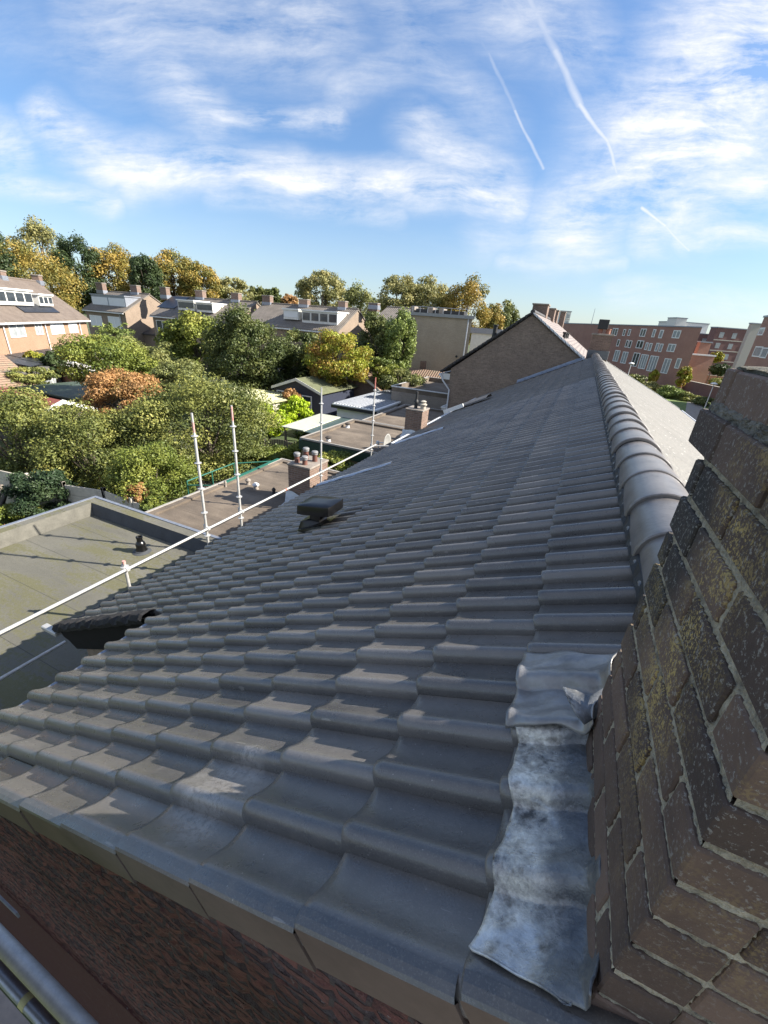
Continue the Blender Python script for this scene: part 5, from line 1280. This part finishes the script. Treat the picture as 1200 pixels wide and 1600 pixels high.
mb = MB(); mb.tube([(-.05, 0, b0[2] - 2.8), (-.45, 0, b0[2] - 2.85)], .02, 6); mb.bbox(-.47, -.36, -.06, .06, b0[2] - 2.93, b0[2] - 2.78, .02); mb.build('receiver', GUTW, t)

# fences
def fence(name, label, pts, h, mat, post_mat=None, step=1.8, thick=.05, boards=False, wavy=0, group='garden fences'):
    pts = [np.array(p, float) for p in pts]; t = empty(name, label, 'fence', (pts[0][0], pts[0][1], 0), 0, group); o = np.array([pts[0][0], pts[0][1], 0])
    for a, b_ in zip(pts[:-1], pts[1:]):
        a3 = np.array([a[0], a[1], 0]) - o; b3 = np.array([b_[0], b_[1], 0]) - o; L = np.linalg.norm(b3 - a3); d = (b3 - a3) / L; n_ = np.array([-d[1], d[0], 0]); k = max(1, round(L / step))
        for i in range(k):
            s0 = a3 + d * L * i / k; s1 = a3 + d * L * (i + 1) / k
            mb = MB()
            if boards:
                nb_ = int(L / k / .13)
                for j in range(nb_):
                    p = s0 + d * (L / k) * (j + .5) / nb_; hh = h + wavy * math.sin(math.pi * (j + .5) / nb_) + rng.normal(0, .01)
                    q_ = [p - d * .058 - n_ * .012, p + d * .058 - n_ * .012, p + d * .058 + n_ * .012, p - d * .058 + n_ * .012]
                    mb.prism([tuple(x) for x in q_], (0, 0, hh))
            else:
                ns_ = 5
                for j in range(ns_):
                    z0 = h * j / ns_; z1 = h * (j + 1) / ns_ - .012
                    q_ = [s0 - n_ * thick / 2, s1 - n_ * thick / 2, s1 + n_ * thick / 2, s0 + n_ * thick / 2]
                    mb.prism([(x[0], x[1], z0) for x in q_], (0, 0, z1 - z0))
            mb.build('panel', mat, t)
        for i in range(k + 1):
            p = a3 + d * L * i / k; mb = MB(); mb.bbox(p[0] - .06, p[0] + .06, p[1] - .06, p[1] + .06, 0, h + .12, .012); mb.build('post', post_mat or mat, t)
    return t
fence('concrete_fence', 'weathered concrete panel fence with posts, half covered in ivy at the left', [(-19.5, 7.45), (-16.0, 7.9), (-14.4, 8.3), (-11.3, 8.15)], 1.85, CONC, CONC, 1.8)
fence('wooden_fence', 'grey wooden board fence with arched tops below the lime bush', [(-14.6, 17.2), (-11.3, 18.3)], 1.7, WOOD, DWOOD, 1.8, boards=True, wavy=.16)
fence('wooden_fence', 'dark grey arched board fence in front of the white canopy', [(-15.6, 24.7), (-11, 24.3)], 1.6, WOOD, DWOOD, 1.8, boards=True, wavy=.16)
fence('wooden_fence', 'tall grey wooden fence beneath the large beige brick wall', [(-12.8, 39.8), (-8.2, 39.8)], 2.0, WOOD, DWOOD, 1.8, boards=True)
# white picket rack + log pile
t = empty('picket_fence', 'low white metal picket fence behind the nearest flat roof', 'fence', (-15.6, 7.15, 0), 0, 'garden fences')
mb = MB()
for i in range(16): mb.box(i * .16, i * .16 + .03, 0, .03, 0, .85)
mb.box(0, 2.43, -.01, .0, .78, .82); mb.box(0, 2.43, -.01, 0, .12, .16); mb.build('panel', GUTW, t)
t = empty('log_pile', 'pile of rough poles and planks leaning at the left edge', 'log pile', (-19.3, 6.6, 0))
for i in range(12):
    mb = MB(); x = rng.uniform(-.6, 1.0); mb.tube([(x, rng.uniform(-.4, .2), .05), (x + rng.uniform(-.3, .3), .6, rng.uniform(1.0, 1.7))], rng.uniform(.03, .07), 7); mb.build('pole', WOOD if i % 2 else DWOOD, t)

# =================================================================== SCAFFOLD beside the eaves
SC = empty('scaffold', 'galvanised tube scaffold standing beyond the eaves, with long guard rail', 'scaffold', (-5.9, 0, 0))
def rosettes(mb, x, y, z0, z1, top):
    z = top
    while z > z0:
        mb.lathe((x, y, z - .006), [(.024, -.012), (.03, -.008), (.062, -.004), (.062, .006), (.03, .010), (.024, .02)], 14)
        z -= .5
for (yy, zt, zb, red) in ((5.13, 6.34, 2.8, .16), (6.07, 6.34, 2.86, .12), (9.25, 6.36, 2.86, 0), (12.46, 6.36, 0, .30), (3.45, 4.24, 3.0, .05)):
    mb = MB(); mb.tube([(0, yy, zb), (0, yy, zt - .38), (0, yy, zt - .36), (0, yy, zt)], [.0245, .0245, .019, .019] if yy > 4 else .0245, 14); p = mb.build('pole', GALV, SC, smooth=True)
    mb = MB(); rosettes(mb, 0, yy, max(zb + .1, 2.9), zt, zt - .40 if yy > 4 else zt - .10); mb.build('rosette', GALV, p, smooth=35)
    if red:
        mb = MB(); zc = zt - .20 if yy != 3.45 else zt - .03
        z0_, z1_ = (zt - .34, zt - .16) if yy == 5.13 else ((zt - .30, zt - .02) if yy == 6.07 else ((zt - .36, zt - .0) if yy > 12 else (zt - .05, zt + .003)))
        mb.tube([(0, yy, z0_), (0, yy, z1_)], .0255 if yy < 4 else .0205, 14); mb.build('paint_band', REDP if yy > 12 else REDW, p, smooth=True)
r0_, r1_ = atx(0, 985, -5.9), atx(580, 697, -5.9)
sl_ = (r1_[2] - r0_[2]) / (r1_[1] - r0_[1])
def railz(y, off=0): return r0_[2] + sl_ * (y - r0_[1]) + off
mb = MB(); mb.tube([(.05, -.6, railz(-.6)), (.05, 6.2, railz(6.2)), (.05, 12.7, railz(12.7))], .0243, 14); rl = mb.build('guard_rail', GALV, SC, smooth=True)
mb = MB(); mb.tube([(.05, 7.55, railz(7.55)), (.05, 7.62, railz(7.62))], .0252, 14); mb.build('paint_band', REDP, rl, smooth=True)
l0, l1 = atx(0, 1055, -5.75), atx(90, 1010, -5.75)
mb = MB(); mb.tube([(.15, -.8, l0[2] - .02), (.15, 2.32, l1[2])], .0243, 14); mb.build('guard_rail', GALV, SC, smooth=True)
mb = MB(); z_ = railz(12.46); mb.tube([(0, 12.46, z_), (.9, 12.9, z_ + .05)], .0243, 12); mb.build('ledger', GALV, SC, smooth=True)
for yy in (3.45, 5.13, 6.07, 9.25, 12.46):
    z_ = railz(yy); mb = MB(); mb.bbox(-.035, .085, yy - .035, yy + .035, z_ - .035, z_ + .035, .012); mb.tube([(.02, yy - .06, z_), (.02, yy + .06, z_)], .016, 8); mb.tube([(-.02, yy, z_ - .07), (-.02, yy, z_ + .07)], .034, 12)
    mb.build('coupler', GALV, SC, smooth=35)

# scaffold platform at the gable, below the camera
SP = empty('scaffold_platform', 'scaffold deck with two steel tubes along the gable wall, bottom left corner', 'scaffold', (0, 0, 0))
def tube_px(a, b_, y, r, ext=(1.5, 1.5), mat=GALV, nm='ledger_tube'):
    P0 = aty(*a, y); P1 = aty(*b_, y); z = (P0[2] + P1[2]) / 2; mb = MB(); x0, x1 = sorted((P0[0], P1[0])); mb.tube([(x0 - ext[0], y, z), (x1 + ext[1], y, z)], r, 20); return mb.build(nm, mat, SP, smooth=True), z
o1, z1_ = tube_px((30, 1500), (120, 1595), .094, .0242, (2.5, 1.5))
o2, z2_ = tube_px((20, 1543), (64, 1590), .078, .0242, (2.5, 1.5), mat=GALVD)
q = aty(52, 1580, .078)
mb = MB(); mb.tube([(q[0] - .018, .078, z2_), (q[0] + .018, .078, z2_)], .0262, 20); mb.build('yellow_band', plain('yellow_tape', (.45, .42, .20), .6, .15), SP, smooth=True)
mb = MB(); mb.box(-6, 3, -1.2, .03, 6.22, 6.27); mb.build('deck', plain('deck_boards', (.22, .18, .15), .8, .3, 9, bmp=.4), SP)

# =================================================================== RIGHT HAND SIDE
def red_row():
    zt = 11.0
    a = atz(880, 505.5, zt); b_ = atz(1097, 512, zt)
    p0 = np.array([a[0], a[1], 0]); ax = np.array([b_[0], b_[1], 0]) - p0; L = np.linalg.norm(ax); ax /= L; ay = np.array([-ax[1], ax[0], 0])
    if (p0 - CAM * [1, 1, 0]) @ ay < 0: ay = -ay
    T = np.stack([ax, ay, np.array([0, 0, 1.])], 1)
    t = empty('apartment_block', 'long three storey red brick apartment block with tall white windows', 'building', tuple(p0), math.atan2(ax[1], ax[0]))
    s = 1 if np.cross(ax, ay)[2] > 0 else -1
    e_ = T.T @ ((p0 + ax * L) / np.linalg.norm(p0 + ax * L)); ex_, ey_ = L + e_[0] * 9 - .3, e_[1] * 9 * s
    mb = MB(); mb.prism([(0, 0, 0), (L, 0, 0), (ex_, ey_, 0), (0, 9 * s, 0)], (0, 0, zt)); mb.build('wall', BK_RED, t)
    mb = MB(); mb.prism([(-.1, -.1 * s, zt), (L + .1, -.1 * s, zt), (ex_, ey_, zt), (0, 9 * s, zt)], (0, 0, .18)); mb.build('roof_edge', LEADN, t)
    def W_(u0, v0, u1, v1, n=2, gm=GLASSL):
        cu, cv = (u0 + u1) / 2, (v0 + v1) / 2
        x0, _ = local_plane(p0, T, u0, cv); x1, _ = local_plane(p0, T, u1, cv); _, z0 = local_plane(p0, T, cu, v1); _, z1 = local_plane(p0, T, cu, v0)
        f = MB(); w = .14; f.box(x0, x1, -.06 * s, .04 * s, z0, z0 + w); f.box(x0, x1, -.06 * s, .04 * s, z1 - w, z1)
        for i in range(n + 1):
            xx = x0 + (x1 - x0 - w) * i / n; f.box(xx, xx + w, -.061 * s, .04 * s, z0 + w, z1 - w)
        fr = f.build('window', WHITE, t); g = MB(); g.box(x0 + w, x1 - w, -.03 * s, .02 * s, z0 + w, z1 - w); g.build('pane', gm, fr)
    o = lambda X, Y: (820 + X / 3.158, 440 + Y / 3.158)
    for (X0, Y0, X1, Y1, n, gm) in [(432, 230, 458, 268, 2, GLASS), (485, 235, 497, 268, 1, GLASS), (510, 235, 522, 268, 1, GLASS), (570, 232, 598, 272, 2, GLASS), (630, 235, 645, 275, 1, GLASSL), (664, 238, 682, 280, 1, GLASSL), (730, 240, 768, 280, 2, GLASSL),
        (455, 285, 468, 320, 1, GLASS), (498, 287, 510, 325, 1, GLASS), (513, 290, 527, 328, 1, GLASS), (552, 290, 585, 330, 2, GLASS), (594, 300, 607, 338, 1, GLASSL), (612, 303, 627, 342, 1, GLASSL), (645, 302, 660, 345, 1, GLASSL), (664, 306, 680, 348, 1, GLASSL), (705, 307, 743, 347, 2, GLASSL),
        (440, 338, 466, 395, 2, GLASSL), (478, 345, 505, 405, 2, GLASSL), (530, 350, 562, 420, 2, GLASS), (567, 358, 603, 432, 3, GLASSL), (610, 365, 652, 445, 3, GLASSL), (680, 378, 715, 455, 2, GLASSL), (745, 378, 768, 430, 1, GLASSL)]:
        a_, b2 = o(X0, Y0), o(X1, Y1); W_(a_[0], a_[1], b2[0], b2[1], n, gm)
    return t, p0, T, s
rr, rp0, rT, rs = red_row()
def simple_block(name, label, u0, u1, v, dist, depth, mat, edge=None, storeys=3, win=True, zt=None, group=None, tilt=0, winm=None):
    a = CAM + ray(u0, v) / F_PX * dist; b_ = CAM + ray(u1, v + (u1 - u0) * .077) / F_PX * dist * (1 + tilt)
    z = zt or a[2]; p0 = np.array([a[0], a[1], 0]); ax = np.array([b_[0], b_[1], 0]) - p0; L = np.linalg.norm(ax); ax /= L
    t = empty(name, label, 'building', tuple(p0), math.atan2(ax[1], ax[0]), group)
    mb = MB(); mb.box(0, L, 0, depth, 0, z); mb.build('wall', mat, t)
    mb = MB(); mb.box(-.15, L + .15, -.15, depth + .1, z, z + .25); mb.build('roof_edge', edge or LEADN, t)
    if win:
        k = max(2, int(L / 3.2))
        for s_ in range(storeys):
            zz = z - 2.6 - s_ * 2.9
            if zz < .3: break
            mb = MB(); mb.box(-.03, L + .03, -.06, 0.0, zz - .75, zz - .5); mb.build('band', CONC, t)
            for i in range(k):
                x = L * (i + .3) / k; mb = MB(); mb.box(x, x + 1.3, -.05, .02, zz, zz + 1.5); mb.build('window', winm or GLASSL, t)
    return t
BG = 'apartment blocks beyond the lawn'
simple_block('apartment_block', 'brick wing at the right end of the red block, one storey lower', 1095, 1112, 535, 84, 1.0, BK_RED, win=False, group=BG)
simple_block('apartment_block', 'low red brick extension in front of the red block, without windows', 1074, 1117, 554, 78, 1.0, BK_RED, win=False, group=BG, edge=GUTW)
simple_block('apartment_block', 'white block with lift tower rising behind the red block', 1057, 1108, 503, 135, 10, WHITE2, group=BG, win=False, edge=LEADN)
simple_block('lift_tower', 'small white square tower on top of the white block', 1058, 1074, 497, 134, 5, WHITE2, win=False, edge=LEADN)
simple_block('apartment_block', 'brown brick block with pale bands, standing right of the red block', 1122, 1182, 512, 120, 3, BK_PUR, group=BG, edge=LEADN)
simple_block('apartment_block', 'lower grey brown block left of the banded one', 1094, 1135, 522, 128, 10, BK_PUR, group=BG, storeys=2)
t = empty('apartment_block', 'nearest red brick block at the right picture edge, with narrow white windows', 'building', (22, 44, 0), 0, BG)
mb = MB(); mb.box(0, 12, 0, 36.6, 0, 12.3); mb.build('wall', BK_RED, t); mb = MB(); mb.box(-.12, 12.1, -.1, 36.75, 12.3, 12.55); mb.build('roof_edge', LEADN, t)
for (u0, v0, u1, v1) in ((1178, 541, 1190, 558), (1190, 543, 1200, 560), (1186, 512, 1194, 524), (1204, 545, 1216, 562), (1204, 512, 1214, 526)):
    A_ = atx(u0, (v0 + v1) / 2, 22); B_ = atx(u1, (v0 + v1) / 2, 22); zt_ = atx((u0 + u1) / 2, v0, 22)[2]; zb_ = atx((u0 + u1) / 2, v1, 22)[2]; ya, yb = sorted((A_[1] - 44, B_[1] - 44))
    f = MB(); f.box(-.06, .02, ya, yb, zb_, zb_ + .15); f.box(-.06, .02, ya, yb, zt_ - .15, zt_); f.box(-.06, .02, ya, ya + .15, zb_ + .15, zt_ - .15); f.box(-.06, .02, yb - .15, yb, zb_ + .15, zt_ - .15); f_ = f.build('window', WHITE, t)
    f = MB(); f.box(-.03, .02, ya + .15, yb - .15, zb_ + .15, zt_ - .15); f.build('pane', GLASSL, f_)
simple_block('apartment_block', 'small brown block with windows at the far left behind the roof chimney', 876, 905, 505, 128, 8, BK_PUR, group=BG)
simple_block('apartment_tower', 'white high rise with balconies behind the ridge chimneys', 877, 893, 486, 190, 14, WHITE2, group=BG, storeys=6)
simple_block('apartment_block', 'grey stair tower between banded block and nearest red block', 1176, 1194, 506, 100, 1.0, plain('grey_render', (.36, .34, .31), .8, .1), group=BG, win=False)
# garden wall, terrace and car deck
def wall_px(name, label, a, b_, h, mat, th=.3, cop=None):
    p, q = atz(*a, h), atz(*b_, h); t = empty(name, label, 'wall', (p[0], p[1], 0)); d = q - p; d[2] = 0; L = np.linalg.norm(d); t.rotation_euler = (0, 0, math.atan2(d[1], d[0]))
    mb = MB(); mb.box(0, L, 0, th, 0, h); mb.build('masonry', mat, t); mb = MB(); mb.box(-.05, L + .05, -.05, th + .05, h, h + .08); mb.build('coping', cop or CONC, t)
wall_px('garden_wall', 'purple brown garden wall stepping along behind the lawn hedge', (1070, 594), (1150, 611), 2.0, BK_PUR)
wall_px('garden_wall', 'upper red brick terrace wall behind the garden wall', (1085, 584), (1140, 590), 2.4, BK_RED)
wall_px('garden_wall', 'low pale wall with railing below the red block windows', (985, 582), (1075, 597), 1.0, BK_GRY, cop=WHITE2)
wall_px('parking_deck', 'grey concrete deck edge with parked cars near the nearest red block', (1118, 570), (1180, 576), 2.2, CONC, th=9)
CG = 'cars parked on the deck'
for i, (u, m_, lb) in enumerate(((1130, WHITE, 'white car parked on the deck, left one'), (1148, GALVD, 'grey car parked on the deck, middle one'), (1163, BLACKP, 'black car parked on the deck, right one'))):
    q = atz(u, 567, 2.3); t = empty('parked_car', lb, 'car', (q[0], q[1] + 1.5, 2.28), 0, CG)
    mb = MB(); mb.bbox(-2.1, 2.1, -.85, .85, .3, .85, .15); mb.build('body', m_, t); mb = MB(); mb.prism([(-1.5, -.75, .85), (1.3, -.75, .85), (.8, -.68, 1.4), (-1.0, -.68, 1.4)], (0, 1.5, 0)); mb.build('cabin', GLASS, t)
    for x in (-1.3, 1.3):
        mb = MB(); mb.tube([(x, -.88, .3), (x, .88, .3)], .3, 12); mb.build('wheels', BLACKM, t)
# street lamps
def lamp(label, u, vt, vb_, dist):
    top = CAM + ray(u, vt) / F_PX * dist; t = empty('street_lamp', label, 'street lamp', (top[0], top[1], 0), 0, 'street lamps by the lawn'); h = top[2]
    mb = MB(); mb.tube([(0, 0, 0), (0, 0, h * .5), (0, 0, h)], [.075, .06, .045], 10); mb.build('pole', GUTW, t, smooth=True)
    mb = MB(); mb.lathe((0, 0, h), [(.06, -.02), (.10, .03), (.30, .12), (.38, .16), (.36, .2), (.20, .3), (.05, .33)], 18); mb.build('lamp_head', WHITE, t, smooth=35)
lamp('nearer street lamp with round white head, right of the pale roof slope', 1115, 602, 0, 50)
lamp('further street lamp with round white head, by the pale roof edge', 986, 570, 0, 58)
# mast
q = CAM + ray(930, 482) / F_PX * 260
t = empty('radio_mast', 'thin lattice mast far behind the roof chimney', 'mast', (q[0], q[1], 0)); mb = MB(); mb.tube([(0, 0, 0), (0, 0, q[2])], [.35, .12], 6); mb.build('mast', GALVD, t)

# distant tree line
def treeline():
    rg = np.random.default_rng(5); n = 26000
    an = rg.uniform(-1.35, .75, n); R = rg.uniform(300, 380, n); hh = 9 + 3 * np.sin(an * 9) + 2 * np.sin(an * 31)
    P = np.stack([np.sin(an) * R, np.cos(an) * R, rg.random(n) ** .6 * hh], 1)
    t = leaves('distant_woods', P, np.tile([0, -.5, .6], (n, 1)).astype(float), 2.0, FOL['olive'], None, rg.random(n), seed=9)
    tag(t, 'far off belt of trees along the horizon', 'wood', kind='stuff')
treeline()
